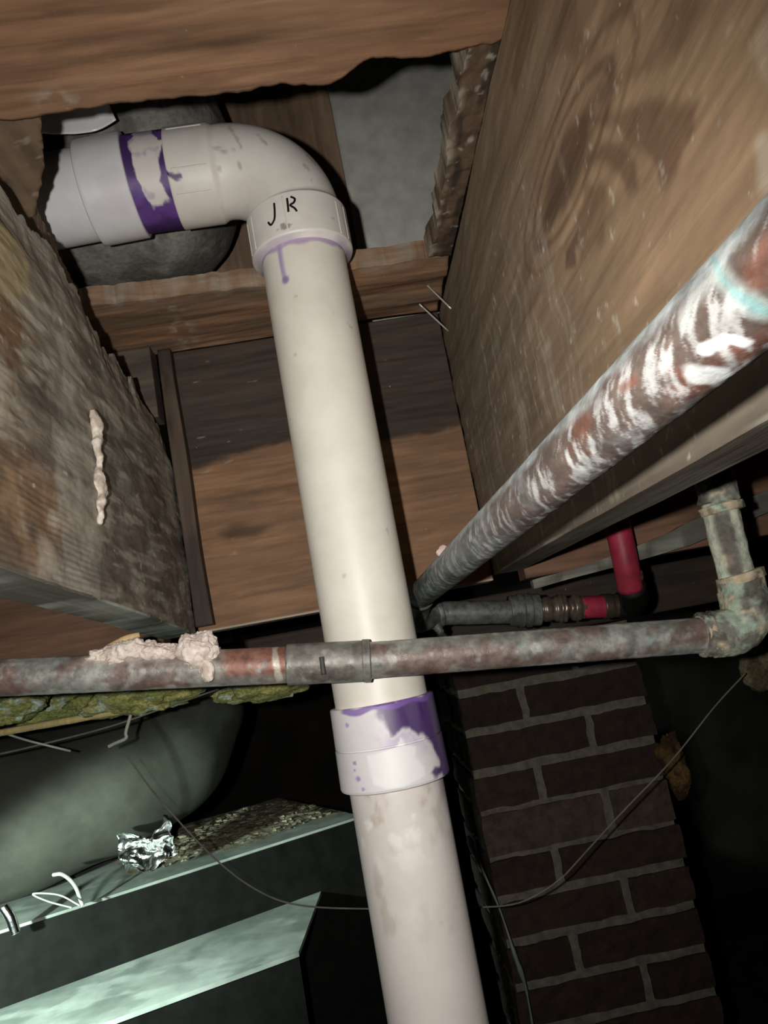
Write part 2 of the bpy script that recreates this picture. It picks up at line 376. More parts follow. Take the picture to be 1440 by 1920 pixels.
def jl_col(V):
    P = V; n = len(V); a = fbm(P, (6, 5, 9), 4, 41); b = fbm(P, (30, 14, 40), 4, 42); c = fbm(P, (90, 60, 110), 3, 43)
    C = np.tile(np.array((.245, .205, .16)), (n, 1))
    Q = P[:, 1:]
    def st(pts, col, s, w_=.008, nz=.03):
        nonlocal C
        d = polydist(Q, to_yz(pts, XL))+(fbm(P, 35, 4, 44)-.5)*nz
        C = mixc(C, col, sst(w_, -w_, d)*s)
    st([(-20, 560), (40, 600), (60, 640), (20, 800), (110, 900), (150, 1000), (140, 1060), (0, 1085), (-400, 1100), (-400, 500)], (.25, .145, .072), .8, .02)
    st([(0, 420), (45, 470), (60, 560), (20, 580), (-30, 560), (-60, 380)], (.42, .34, .19), .9)
    st([(-30, 560), (0, 540), (40, 600), (30, 680), (-30, 700)], (.16, .08, .035), .6)
    C = mixc(C, (.46, .42, .35), sst(.44, .66, fbm(P, (20, 30, 16), 5, 45, .6)+.3*(a-.5))*.7)
    C = mixc(C, (.060, .048, .038), sst(.54, .70, fbm(P, (20, 14, 30), 5, 46))*.55)
    st([(150, 820), (260, 800), (340, 900), (370, 1100), (250, 1130), (170, 1080), (210, 950)], (.10, .085, .07), .5, .02, .05)
    # late-wood lines of the brown lower corner
    gl = np.sin((P[:, 2]*1350)+P[:, 1]*60+9*a)
    low = sst(.03, -.02, polydist(Q, to_yz([(-400, 800), (-60, 810), (30, 840), (110, 930), (200, 1100), (120, 1110), (0, 1090), (-400, 1110)], XL)))
    C = C*(1-.34*(sst(-.5, .8, gl)*low*sst(.3, .55, b+.1))[:, None])
    st([(288, 790), (322, 870), (330, 985), (314, 965), (298, 880)], (.48, .44, .37), .5, .006, .012)
    fib = fbm(P, (1, 26, 150), 4, 48); C = mixc(C, (.44, .40, .33), sst(.53, .68, fib)*(1-low)*.6); C = mixc(C, (.09, .07, .054), sst(.42, .28, fib)*(1-low)*.35)
    st([(70, 1010), (88, 1000), (110, 1050), (115, 1090), (75, 1080)], (.42, .37, .30), .6, .006, .01)
    st([(0, 740), (30, 700), (110, 740), (150, 790), (140, 810), (60, 780)], (.05, .035, .028), .4, .008)
    # green-white mould on the underside
    und = (P[:, 2] < .083-.028*(P[:, 1]-.40)/.52+.002)
    mC = mixc(np.tile(np.array((.13, .115, .09)), (n, 1)), (.46, .48, .42), sst(.46, .60, fbm(P, (40, 16, 1), 5, 47, .6)))
    C[und] = mC[und]
    C = mixc(C, (.6, .56, .48), sst(.78, .84, c)*.6)
    return C
slab('floor_joist', jl_fn, 590, 300, (-.038, 0, 0), M_joist, colfn=jl_col, relief=.0035, rs=(70, 30, 80))
tag(S.collection.objects[-1], 'weathered grey and brown floor joist on the left, mouldy with a ragged top edge', 'joist')

# ------------------------------------------------------------------ cross blocking (main bay and neighbours)
def hdr_col(V):
    P = V; n = len(V); a = fbm(P, (4, 5, 14), 4, 51); b = fbm(P, (14, 9, 70), 4, 52)
    C = np.tile(np.array((.255, .138, .072)), (n, 1))
    C = mixc(C, (.19, .105, .058), sst(.45, .62, b)*.7); C = mixc(C, (.31, .18, .10), sst(.55, .7, a)*.5)
    Q = P[:, [0, 2]]
    def st(pts, col, s, w_=.008, nz=.03):
        nonlocal C
        pp = [tuple(aY(x, y, YH)[[0, 2]]) for x, y in pts]
        d = polydist(Q, pp)+(fbm(P, (20, 20, 45), 4, 54)-.5)*nz
        C = mixc(C, col, sst(w_, -w_, d)*s)
    st([(300, 600), (860, 540), (880, 720), (870, 800), (720, 825), (540, 832), (410, 860), (350, 880), (330, 800)], (.040, .028, .020), .97, .006, .03)
    st([(300, 600), (860, 540), (880, 700), (520, 780), (330, 800)], (.075, .055, .042), .4, .02)
    st([(390, 840), (540, 815), (640, 800), (640, 790), (380, 800)], (.045, .04, .036), .6)
    st([(410, 1000), (440, 985), (515, 985), (480, 1005), (430, 1012)], (.06, .035, .02), .8, .006, .012)
    st([(770, 830), (890, 800), (930, 930), (900, 1000), (780, 980)], (.15, .085, .05), .5, .02)
    cc = fbm(P, (40, 40, 200), 3, 57); C = mixc(C, (.4, .34, .26), sst(.80, .86, cc)*.5)
    C[P[:, 2] < .055+.003] = (.42, .34, .26)
    return C
def hdr_fn(u, v): return XL+.002+(XR-XL-.004)*u, YH+0*u, .055+(ZC-.055)*v
slab('blocking_board', hdr_fn, 240, 230, (0, .036, 0), M_cross, colfn=hdr_col, relief=.003, rs=(12, 20, 90))
tag(S.collection.objects[-1], 'brown blocking board between the two joists behind the white pipe, its upper half stained dark', 'board')
def plaincol(c1, c2, sc=(6, 20, 40), s=60):
    def f(V):
        C = np.tile(np.array(c1, float), (len(V), 1)); return mixc(C, c2, sst(.42, .62, fbm(V, sc, 4, s)))
    return f
slab('blocking_board', lambda u, v: (-.90+.668*u, YH+.004+0*u, .035+(ZC-.035)*v), 90, 60, (0, .036, 0), M_cross, colfn=plaincol((.16, .085, .05), (.11, .06, .036)), relief=.003)
tag(S.collection.objects[-1], 'reddish brown blocking board beneath and behind the left joist', 'board')
def hr_fn(u, v): return .223+.62*u, YH+.004+0*u, .050+(ZC-.050)*v
slab('blocking_board', hr_fn, 90, 60, (0, .036, 0), M_cross, colfn=plaincol((.19, .10, .06), (.125, .07, .042)), relief=.003)
tag(S.collection.objects[-1], 'brown blocking board behind the red plastic pipe on the right', 'board')
# outer joists of the next bays, girder over the brick pier
slab('floor_joist', lambda u, v: (.612+0*u, -.3+1.23*u, .05+.37*v), 60, 30, (.038, 0, 0), M_joist, colfn=plaincol((.28, .16, .08), (.2, .12, .07)), relief=.003)
tag(S.collection.objects[-1], 'brown floor joist at the far right edge beyond the green crusted riser', 'joist')
slab('girder', lambda u, v: (-1.95+3.75*u, 1.24+0*u, -.028+.078*v), 120, 16, (0, .12, 0), M_cross, colfn=plaincol((.055, .038, .027), (.035, .026, .02)), relief=.004)
tag(S.collection.objects[-1], 'dark timber girder lying on top of the brick pier', 'beam')
for gx in (-1.9, 1.5):
    slab('timber_post', lambda u, v: (gx+.12*u, 1.25+0*u, -1.24+1.212*v), 10, 40, (0, .10, 0), M_wood_z, colfn=plaincol((.05, .035, .025), (.035, .026, .02)), relief=.003)
    tag(S.collection.objects[-1], 'dark timber post carrying the %s end of the girder' % ('left' if gx < 0 else 'right'), 'post')

# corner nailer and dark block at the left end of the blocking
def nail_fn(u, v):
    z = .062+.355*v; x0 = XL+.003; wd = .021-.003*np.sin(v*5)-.008*sst(.45, .95, v)
    return x0+wd*u, .908+0*u+.003*np.sin(v*5+1), z
slab('corner_cleat', nail_fn, 14, 120, (0, .018, 0), M_wood_z, colfn=plaincol((.09, .062, .042), (.045, .032, .024), (40, 40, 8)), relief=.003)
tag(S.collection.objects[-1], 'narrow upright wood cleat in the corner where the left joist meets the stained board', 'cleat')
slab('wood_block', lambda u, v: (-.300+.106*u, .897+0*u, .325+.094*v), 34, 30, (0, .032, 0), M_cross, colfn=plaincol((.105, .08, .06), (.065, .05, .04)), relief=.003)
tag(S.collection.objects[-1], 'short dark wood block above the ragged top of the left joist', 'block')

# ------------------------------------------------------------------ subfloor boards round the cut opening
edge_near = [tuple(aZ(x, y, ZC)[:2]) for x, y in [(70, 219), (140, 207), (200, 195), (300, 186), (400, 178), (470, 168), (520, 158), (565, 161), (620, 157), (648, 143), (680, 118), (700, 110), (740, 106), (780, 108), (830, 100), (866, 94), (960, 70)]]
edge_far = [tuple(aZ(x, y, ZC)[:2]) for x, y in [(100, 575), (160, 566), (300, 548), (460, 531), (560, 520), (650, 500), (700, 494), (760, 486), (800, 478), (860, 474)]]
def en(x): return interp(x, [p[0] for p in edge_near], [p[1] for p in edge_near])
def ef(x): return interp(x, [p[0] for p in edge_far], [p[1] for p in edge_far])+.012
def nz1(x, f, s, amp): return (fbm(np.stack([x, 0*x, 0*x], 1), f, 4, s)-.5)*amp
def sub_near(u, v):
    x = XL-.0+(XR-XL)*u; y1 = en(x)+nz1(x, 120, 61, .006); y0 = .20
    return x, y0+(y1-y0)*v, ZC+0*u
def sn_col(V):
    P = V; n = len(V); a = fbm(P, (5, 14, 5), 4, 71); b = fbm(P, (12, 90, 9), 4, 72)
    C = np.tile(np.array((.30, .165, .092)), (n, 1)); C = mixc(C, (.20, .11, .065), sst(.45, .62, b)*.75); C = mixc(C, (.34, .20, .12), sst(.5, .68, a)*.5)
    C = mixc(C, (.17, .105, .07), sst(.40, .34, P[:, 1]+.06*(a-.5))*.6)
    C = mixc(C, (.5, .42, .33), sst(.022, .0, np.abs(P[:, 0]+.145))*sst(.46, .48, P[:, 1])*sst(.48, .6, fbm(P, 90, 3, 75))*.8)
    return C
slab('subfloor_board', sub_near, 260, 110, (0, 0, .022), M_cross, colfn=sn_col, relief=.003, rs=(10, 90, 10))
tag(S.collection.objects[-1], 'brown subfloor board overhead with a ragged cut edge in front of the opening', 'board')
slab('subfloor_board', lambda u, v: (XL+(XR-XL)*u, -.31+.506*v, ZC+.003+0*u), 60, 60, (0, 0, .02), M_cross, colfn=sn_col, relief=.003)
tag(S.collection.objects[-1], 'subfloor board overhead nearest the camera along the top of the picture', 'board')
def sub_far(u, v):
    x = -.40+(XR-.002+.40)*u; y0 = ef(x)+nz1(x, 90, 63, .010)
    return x, y0+(YH-.001-y0)*v, ZC+.001+0*u+.003*np.sin(v*14+x*9)*(x > .04)
def sf_col(V):
    C = sn_col(V); b = fbm(V, (9, 60, 9), 4, 76)
    C = mixc(C, (.17, .12, .08), sst(.4, .6, b)*.6)
    e = V[:, 1]-ef(V[:, 0]); C = mixc(C, (.30, .25, .19), sst(.02, .0, e)*sst(.4, .6, fbm(V, 60, 3, 77))*.7)
    return C
slab('subfloor_board', sub_far, 220, 60, (0, 0, .022), M_cross, colfn=sf_col, relief=.005, rs=(10, 60, 10))
tag(S.collection.objects[-1], 'strip of subfloor board along the far side of the opening above the stained board', 'board')
# left piece (its cut edge runs down past the pipe) and rough right piece
edge_left = [tuple(aZ(x, y, ZC)[:2]) for x, y in [(75, 219), (80, 262), (82, 318), (78, 355), (68, 385), (62, 412), (140, 560)]]
def sub_left(u, v):
    y = edge_left[0][1]-.004+.300*v; xe = interp(y, [p[1] for p in edge_left], [p[0] for p in edge_left])+nz1(y, 200, 66, .004)
    x0 = -.50; return x0+(xe-x0)*u, y, ZC+.0015+0*u
def sl_col(V):
    C = np.tile(np.array((.20, .135, .085)), (len(V), 1)); C = mixc(C, (.13, .09, .06), sst(.45, .62, fbm(V, (30, 9, 30), 4, 81)))
    return mixc(C, (.42, .33, .24), sst(.68, .74, fbm(V, 110, 3, 82))*.6)
slab('subfloor_board', sub_left, 90, 120, (0, 0, .02), M_joist, colfn=sl_col, relief=.004)
tag(S.collection.objects[-1], 'greyish brown subfloor piece at upper left that the horizontal white pipe passes above', 'board')
def sub_right(u, v):
    y = .474+.312*v; xe = .1545+.004*v+nz1(y, 60, 67, .012); return xe+(XR-.001-xe)*u, y, ZC+.001+0*u
def sr_col(V):
    C = np.tile(np.array((.13, .082, .052)), (len(V), 1)); C = mixc(C, (.055, .038, .028), sst(.48, .60, fbm(V, (60, 12, 60), 4, 83)))
    inner = sst(.165, .157, V[:, 0]); C = mixc(C, (.36, .30, .23), inner*sst(.38, .55, fbm(V, 60, 3, 84)))
    return mixc(C, (.45, .4, .33), sst(.69, .75, fbm(V, 120, 3, 85))*.6)
slab('subfloor_board', sub_right, 24, 160, (0, 0, .026), M_joist, colfn=sr_col, relief=.006, rs=80)
tag(S.collection.objects[-1], 'narrow splintered subfloor sliver between the opening and the right joist', 'board')

# ------------------------------------------------------------------ inside the opening
slab('cavity_board', lambda u, v: (-.24+.36*u-.02*v, 1.065+0*u, .446+.69*v), 60, 90, (0, .02, 0), M_wood_z, colfn=plaincol((.36, .235, .155), (.24, .155, .10), (22, 22, 6)), relief=.003)
tag(S.collection.objects[-1], 'brown upright board seen through the opening behind the pipe elbow', 'board')
slab('wall_panel', lambda u, v: (.105+.33*u, 1.05+0*u, .446+.69*v), 40, 50, (0, .01, 0), M_soft, colfn=plaincol((.60, .58, .52), (.50, .485, .44), (8, 8, 8)), relief=.001)
tag(S.collection.objects[-1], 'smooth grey panel seen through the right half of the opening', 'panel')
def drum_col(V, s, a):
    C = np.tile(np.array((.13, .122, .10)), (len(V), 1)); C = mixc(C, (.24, .23, .195), sst(.45, .6, fbm(V, 22, 4, 91)))
    C = mixc(C, (.32, .31, .27), sst(.60, .68, fbm(V, 45, 4, 92))*.7); return C
xs = np.linspace(-.60, -.052, 90); rr = .150*np.sqrt(np.clip(1-np.clip((xs+.17)/.122, 0, 1)**2.4, 0.0004, 1))
sweep('waste_pipe', np.stack([xs, np.full(90, .90)+.0*xs, np.full(90, .665)-.00*xs], 1), rr, M_crust, seg=90, colfn=drum_col, bump=.002, bs=40)
tag(S.collection.objects[-1], 'fat mottled dark grey pipe with a rounded end lying behind the white pipe elbow', 'pipe')
def sheet():
    n = 70; u, v = np.meshgrid(np.linspace(0, 1, n), np.linspace(0, 1, n), indexing='ij'); u = u.ravel(); v = v.ravel()
    P = np.stack([-.42+.265*u-.05*v*(u>.5)*(u-.5)*2, .695+0*u, .578+.19*v], 1)
    P[:, 1] += .04*(fbm(P, (12, 1, 8), 4, 93)-.5)+.012*np.sin(u*9+v*4)-.04*v; P[:, 2] += .008*np.sin(u*7)
    return mk('plastic_sheet', P, gridfaces(n, n), M_plastic)
o = sheet(); sm = o.modifiers.new('s', 'SOLIDIFY'); sm.thickness = .0008
tag(o, 'crumpled white plastic sheet above the left end of the horizontal white pipe', 'plastic sheet')
def sheet2():
    n = 40; u, v = np.meshgrid(np.linspace(0, 1, n), np.linspace(0, 1, n), indexing='ij'); u = u.ravel(); v = v.ravel()
    P = np.stack([-.095+.085*u, .685+.0*u, .615+.15*v], 1)
    P[:, 1] += .03*np.sin(u*14+v*3)+.02*v; P[:, 0] += .05*v*(1-u)
    return mk('plastic_sheet', P, gridfaces(n, n), mat_plain('clear_film', (.6, .58, .54), .15, alpha=.28, var=.05))
o = sheet2(); sm = o.modifiers.new('s', 'SOLIDIFY'); sm.thickness = .0006
tag(o, 'clear wrinkled plastic film hanging just above the bend of the pipe elbow', 'plastic sheet')

# ------------------------------------------------------------------ white drain pipe
PX, PY, PR = .0135, .735, .0445
CREAM = np.array((.74, .70, .63)); PINKW = np.array((.74, .695, .65)); PURP = (.066, .027, .125); LILAC = (.36, .25, .42)
drain = thing('drain_pipe', 'thick white plastic drain pipe dropping from an elbow, with smeared purple primer at its joints', 'pipe', (PX, PY, -1.20))
ZA = .528          # axis height of the horizontal arm
Zc0 = aY(727, 1318, PY-.05)[2]; Zc1 = aY(757, 1482, PY-.05)[2]
def pc(P):   # pipe angle toward the camera
    return np.arctan2(P[:, 0]-PX, -(P[:, 1]-PY))
def up_col(P, s, a):
    C = np.tile(np.array((.73, .68, .59)), (len(P), 1)); n = fbm(P, 25, 4, 101)
    C = mixc(C, (.66, .60, .50), sst(.45, .65, n)*.5)
    z = P[:, 2]; th = pc(P); top = .415
    w_ = .004+.010*fbm(np.stack([th*3, 0*th, 0*th], 1), 1, 3, 103)
    C = mixc(C, LILAC, sst(w_, w_*.6, top-z)*.85*sst(.25, .6, fbm(P, 50, 3, 104)+.25))
    th0 = -.52; d = np.abs(th-th0-.03*np.sin(z*60)); L = top-z
    C = mixc(C, (.37, .27, .46), sst(.085-.6*np.clip(L-.02, 0, 1), .03, d)*sst(.046, .040, L)*.9)
    dd = np.hypot((th-th0)*.0445, L-.042); C = mixc(C, (.27, .19, .36), sst(.0055, .003, dd)*.9)
    C = mixc(C, (.42, .34, .27), sst(.80, .84, fbm(P, 85, 3, 105))*.5)
    return C
sweep('upper_pipe', line((PX, PY, .47), (PX, PY, Zc0-.02), 420), PR, M_pvc, drain, 140, up_col)
def lo_col(P, s, a):
    C = np.tile(np.array((.68, .615, .565)), (len(P), 1)); z = P[:, 2]; th = pc(P)
    L = Zc1-z; n = fbm(P, (30, 30, 22), 4, 111)
    C = mixc(C, (.60, .50, .61), sst(.035, .0, L)*sst(-.1, .8, th)*sst(.38, .6, n))
    C = mixc(C, (.40, .30, .22), sst(.07, .015, L)*sst(.55, .72, fbm(P, (80, 80, 50), 4, 112))*.6)
    C = mixc(C, (.34, .27, .18), sst(.17, .10, L)*sst(.60, .76, fbm(P, (60, 60, 30), 4, 113))*.35)
    C = mixc(C, (.84, .80, .74), sst(.09, .02, L)*sst(.60, .68, fbm(P, 60, 4, 114))*.8)
    C = mixc(C, (.30, .22, .16), sst(.82, .86, fbm(P, 75, 3, 115))*.6)
    return C
sweep('lower_pipe', line((PX, PY, Zc1+.02), (PX, PY, -1.215), 520), PR, M_pvc, drain, 140, lo_col)
def prof_sweep(name, p0, p1, prof, mat, parent, colfn=None, seg=120, fine=160):
    """prof: list of (t, r) along p0-p1, resampled fine; keeps sharp steps"""
    ts = sorted(set([t for t, r in prof]+list(np.linspace(0, 1, fine))))
    rs = np.interp(ts, [t for t, r in prof], [r for t, r in prof]); ts = np.array(ts)[:, None]
    path = np.array(p0)*(1-ts)+np.array(p1)*ts
    return sweep(name, path, rs, mat, parent, seg, colfn)
def cp_col(P, s, a):
    C = np.tile(np.array((.68, .635, .63)), (len(P), 1)); z = P[:, 2]; th = pc(P); t = (Zc0-z)/(Zc0-Zc1)
    n = fbm(P, (45, 45, 30), 5, 121); n2 = fbm(P, (70, 70, 14), 4, 122)
    Q = np.stack([th, t*1.6], 1)
    poly = [(-.10, -.1), (1.8, -.1), (1.85, 1.58), (.90, 1.56), (.50, 1.42), (.86, 1.30), (.70, 1.05), (.66, .80), (.34, .66), (.05, .62), (.0, .30)]
    d = polydist(Q, poly)+(n-.5)*.40+(n2-.5)*.45
    C = mixc(C, PURP, sst(.05, -.06, d)*(.90+.3*(n2-.45)))
    C = mixc(C, (.34, .23, .47), sst(.45, .1, d)*sst(.0, .1, d)*sst(.40, .6, n)*sst(.75, .5, t)*.45)
    top = np.abs(t-.03-.02*np.sin(th*9)); C = mixc(C, (.20, .10, .36), sst(.05, .02, top+.05*(n-.5))*.85*sst(-.95, -.8, th))
    for (q, tt, r) in [(-.78, .18, .04), (-.72, .62, .035), (-.70, .80, .045), (-.62, .92, .03), (-.74, .70, .02)]:
        C = mixc(C, (.30, .18, .45), sst(r*1.4, r*.7, np.hypot(th-q, (t-tt)*1.5))*.8)
    # white putty smear
    ps = [(-.45, .55), (.10, .5), (.22, .38), (.26, .52), (.45, .55), (.38, .66), (.55, .80), (.52, .9), (.2, .95), (-.2, .96), (-.42, .9)]
    d2 = polydist(np.stack([th, t], 1), ps)+(n-.5)*.10
    C = mixc(C, (.78, .75, .73), sst(.02, -.02, d2))
    return C
R1 = .0508
prof_sweep('coupling', (PX, PY, Zc0), (PX, PY, Zc1), [(0, .0448), (.003, .0492), (.02, .0500), (.47, R1), (.485, R1), (.49, R1-.0013), (.505, R1-.0013), (.51, R1+.0004), (.96, R1+.0012), (.985, R1+.0006), (.998, R1-.001), (1, .0448)], M_pvc, drain, cp_col, 160, 260)
# elbow
RB = .068
ex = PX-RB
th_ = np.linspace(0, math.pi/2, 46)
bend = np.stack([ex+RB*np.sin(th_), np.full(46, PY), (ZA-RB)+RB*np.cos(th_)], 1)
path = np.vstack([line((-.110, PY, ZA), (ex-.001, PY, ZA), 34), bend, line((PX, PY, ZA-RB-.001), (PX, PY, .4125), 60)])
Ls = np.concatenate([[0], np.cumsum(np.linalg.norm(np.diff(path, axis=0), axis=1))]); Lt = Ls[-1]
def elr(s):
    r = np.full(len(s), .0480)
    r = np.where(s < .046, .0512, r); r = np.where((s >= .046) & (s < .052), .0512-(s-.046)/.006*.0032, r)
    e = Lt-s
    r = np.where(e < .047, .0538, r); r = np.where((e < .0505) & (e >= .047), .0538-(e-.047)/.0035*.0052, r)
    r = np.where(e < .004, .0538-.0022*(1-e/.004), r); r = np.where(e < .0008, .046, r); r = np.where(s < .0008, .046, r)
    return r
def el_col(P, s, a):
    C = np.tile(np.array((.75, .70, .635)), (len(P), 1))
    C = mixc(C, (.66, .60, .53), sst(.5, .65, fbm(P, 40, 4, 131))*.4)
    C = mixc(C, (.27, .22, .18), sst(.74, .84, fbm(P, (55, 55, 90), 3, 132))*.55*sst(.03, .05, P[:, 0]+.10))
    C = mixc(C, (.17, .14, .12), sst(.80, .84, fbm(P, 85, 3, 135))*.7)
    e = Lt-s; th = pc(P)
    C = mixc(C, LILAC, sst(.0035, .001, e)*.5*sst(.3, .6, fbm(P, 40, 3, 136)))
    tha = np.arctan2(P[:, 2]-ZA, -(P[:, 1]-PY)); dp_ = linedist(np.stack([P[:, 0], tha*.05], 1), [(-.112, -.022), (-.106, -.026), (-.101, -.029), (-.097, -.028)])+(fbm(P, 120, 3, 138)-.5)*.004
    C = mixc(C, PURP, sst(.0035, .0015, dp_)*(P[:, 0] < -.08))
    for (x0_, z0_, x1_, z1_) in [(-.040, .552, -.030, .520), (-.045, .560, -.020, .556), (-.012, .535, -.004, .520), (.030, .495, .034, .490), (-.035, .505, -.034, .500), (-.056, .505, -.056, .503)]:
        d_ = linedist(P[:, [0, 2]], [(x0_, z0_), (x1_, z1_)])+(fbm(P, 160, 3, 137)-.5)*.004; C = mixc(C, (.30, .25, .21), sst(.0022, .0006, d_)*.55)
    return C
elbow = sweep('elbow', path, elr(Ls), M_pvc, drain, 140, el_col)
# moulded ribs and seam on the elbow; marker strokes on the lower collar
def rib(pts, r, mat, name='moulded_rib'):
    return sweep(name, curve(pts, 40), r, mat, elbow, 10, lambda P, s, a: np.tile(np.array((.74, .69, .625)), (len(P), 1)))
def on_arm(x, deg, R): a_ = math.radians(deg); return (x, PY-R*math.cos(a_), ZA+R*math.sin(a_))
for deg in (34, -24, -50): rib([on_arm(-.104, deg, .0508), on_arm(-.085, deg, .0508), on_arm(-.068, deg, .0508)], .0012, M_pvc)
def on_dn(z, deg, R): a_ = math.radians(deg); return (PX+R*math.sin(a_), PY-R*math.cos(a_), z)
for deg in (-75, -60, 52, 68, -12): rib([on_dn(.455, deg, .0533), on_dn(.435, deg, .0533), on_dn(.418, deg, .0533)], .0011, M_pvc)
def mark(pts):
    o_ = sweep('marker_stroke', curve([on_dn(z, d, .0536) for z, d in pts], 24), .0012, M_black, elbow, 8); return o_
o_ = mark([(.451, -22), (.442, -23), (.434, -25), (.430, -30), (.434, -33)]); o_['label'] = 'dark handwritten letter J'
o_ = mark([(.452, -7), (.445, -7.4), (.437, -8)]); o_['label'] = 'dark handwritten upright stroke'
mark([(.453, -3), (.450, 1), (.446, -1), (.444, -5), (.440, -1), (.436, 1)])
# the arm: purple-primed stub, coupling, reducer
def band_col(P, s, a):
    th = np.arctan2(P[:, 2]-ZA, -(P[:, 1]-PY)); x = P[:, 0]; t = (x+.160)/.052
    n = fbm(P, 55, 4, 141); n3 = fbm(P, (25, 25, 60), 4, 142)
    C = np.tile(np.array(PURP), (len(P), 1)); C = mixc(C, (.17, .075, .33), sst(.5, .65, n3)*.6)
    T2_ = np.stack([th, t], 1)
    pl = [(1.35, .50), (1.0, .36), (.55, .46), (.15, .36), (-.35, .40), (-.75, .42), (-1.05, .55), (-.98, .95), (-.6, .80), (-.2, .88), (.2, .98), (.55, .76), (.9, .74)]
    d = polydist(T2_*np.array([.5, 1]), np.array(pl)*np.array([.5, 1]))+(n-.5)*.22+(fbm(P, 130, 3, 145)-.5)*.08
    C = mixc(C, (.72, .66, .61), sst(.02, -.02, d))
    C = mixc(C, (.34, .24, .45), sst(.55, .66, fbm(P, 70, 3, 144))*sst(.03, -.03, d)*.5)
    return C
sweep('primed_stub', line((-.160, PY, ZA), (-.106, PY, ZA), 110), .0498, M_pvc, drain, 160, band_col)
def white_col(P, s, a):
    C = np.tile(np.array((.72, .70, .70)), (len(P), 1)); return mixc(C, (.60, .56, .60), sst(.52, .7, fbm(P, 30, 4, 151))*.5)
prof_sweep('arm_coupling', (-.2000, PY, ZA-.003), (-.150, PY, ZA), [(0, .0445), (.01, .0520), (.03, .0532), (.08, .0536), (.97, .0540), (.99, .0530), (1, .049)], M_pvc, drain, white_col)
prof_sweep('arm_pipe', (-.62, PY+.02, ZA-.012), (-.195, PY, ZA-.003), [(0, .0475), (.97, .0475), (1, .0475)], M_pvc, drain, white_col)

# ------------------------------------------------------------------ big copper pipe along the right joist
a0 = aY(1440, 522, .177); a1 = aY(786, 1118, .88)
dirv = (a1-a0)/np.linalg.norm(a1-a0)
pA = a0-dirv*.16; pB = a1+dirv*.02
RBIG = .0150
dref = np.cross(dirv, np.array([0, 0, 1.0])); dref /= np.linalg.norm(dref); dup_ = np.cross(dref, dirv)
def oncyl(px, py):
    d = ray(px, py); d = d/np.linalg.norm(d); m0 = -pA
    dd = d-(d@dirv)*dirv; mm = m0-(m0@dirv)*dirv
    A_ = dd@dd; B_ = 2*dd@mm; C_ = mm@mm-RBIG**2; q_ = max(B_*B_-4*A_*C_, 0); t = (-B_-math.sqrt(q_))/(2*A_)
    h = d*t; rl = h-pA; rl = rl-(rl@dirv)*dirv
    return (math.atan2(rl@dup_, -(rl@dref))*.015, h[1])
def bigcol(P, s, a):
    n = len(P); y = P[:, 1]
    rel = P-pA; rel = rel-np.outer(rel@dirv, dirv)
    ang = np.arctan2(rel@dup_, -(rel@dref))       # 0 = side facing left/camera, + = top
    p1 = fbm(P, (60, 22, 60), 5, 161); p2 = fbm(P, (120, 60, 120), 4, 162)
    AP = np.stack([ang*.05, y, 0*y], 1)
    st = fbm(AP, (60, 190, 1), 4, 163); stl = fbm(AP+np.outer(ang, (0, .016, 0))+(p1[:, None]-.5)*np.array([[0, .012, 0]]), (36, 200, 1), 5, 164, .65)
    C = np.tile(np.array((.125, .090, .075)), (n, 1))
    C = mixc(C, (.12, .13, .125), sst(.40, .58, y)*.85); C = mixc(C, (.24, .25, .25), sst(.5, .62, p1)*.5)
    C = mixc(C, (.17, .065, .042), sst(.60, .74, fbm(P, (50, 28, 50), 4, 165))*sst(.45, .28, y)*.7)
    # pale oxide along the upper flank
    C = mixc(C, (.52, .57, .56), sst(.15, .6, ang+.7*(p2-.5))*sst(.30, .5, p1+.15)*.75*sst(.85, .55, y))
    # frost-like white streaks round the lower flank, deposits and painted glare together
    C = mixc(C, (.66, .66, .64), sst(.47, .66, stl)*sst(.45, -.25, ang+.9*(p1-.5))*sst(.66, .30, y)*.62)
    C = mixc(C, (.50, .52, .50), sst(.55, .66, stl)*sst(.40, .5, y)*sst(.9, .7, y)*.5)
    # verdigris loop near the camera and small turquoise ticks farther on
    G = np.stack([ang*.015, y], 1)
    def cl(pts): return [oncyl(*p) for p in pts]
    d = linedist(G, cl([(1338, 478), (1348, 505), (1368, 538), (1398, 562), (1440, 585)]))+.007*(p1-.5)+.004*(p2-.5)
    C = mixc(C, (.50, .55, .52), sst(.0058, .002, d)*.6)
    C = mixc(C, (.24, .44, .43), sst(.0030, .0, d)*.8)
    d = polydist(G, cl([(1385, 500), (1440, 440), (1440, 540), (1405, 545)]))+.012*(p2-.5)
    C = mixc(C, (.20, .085, .055), sst(.003, -.003, d)*.85)
    for pts, w0 in [([(1310, 705), (1350, 708), (1400, 700)], .0038), ([(1325, 655), (1362, 632), (1385, 640)], .0016), ([(1340, 700), (1370, 715), (1405, 712)], .0030)]:
        C = mixc(C, (.80, .80, .78), sst(w0*1.5, w0*.5, linedist(G, cl(pts))+.006*(p2-.5)))  # white patches painted in as glare on the lower flank
    C = mixc(C, (.17, .07, .045), sst(.0035, .0005, linedist(G, cl([(1165, 732), (1190, 712)]))+.006*(p2-.5))*.8)
    d = linedist(G, cl([(1285, 590), (1300, 560), (1325, 530)]))+.01*(p2-.5); C = mixc(C, (.55, .56, .53), sst(.006, .001, d)*.6)
    C = mixc(C, (.16, .36, .36), sst(.66, .72, st)*sst(.45, .55, y)*.8)
    return C
big = thing('copper_drain', 'big tarnished copper pipe slanting in from the right edge, streaked white and turquoise', 'pipe', tuple(pB))
sweep('pipe', np.vstack([line(pA-dirv*.9, pA, 40)[:-1], line(pA, pB, 1000)]), RBIG, M_copper, big, 190, bigcol, bump=.0003, bs=150)
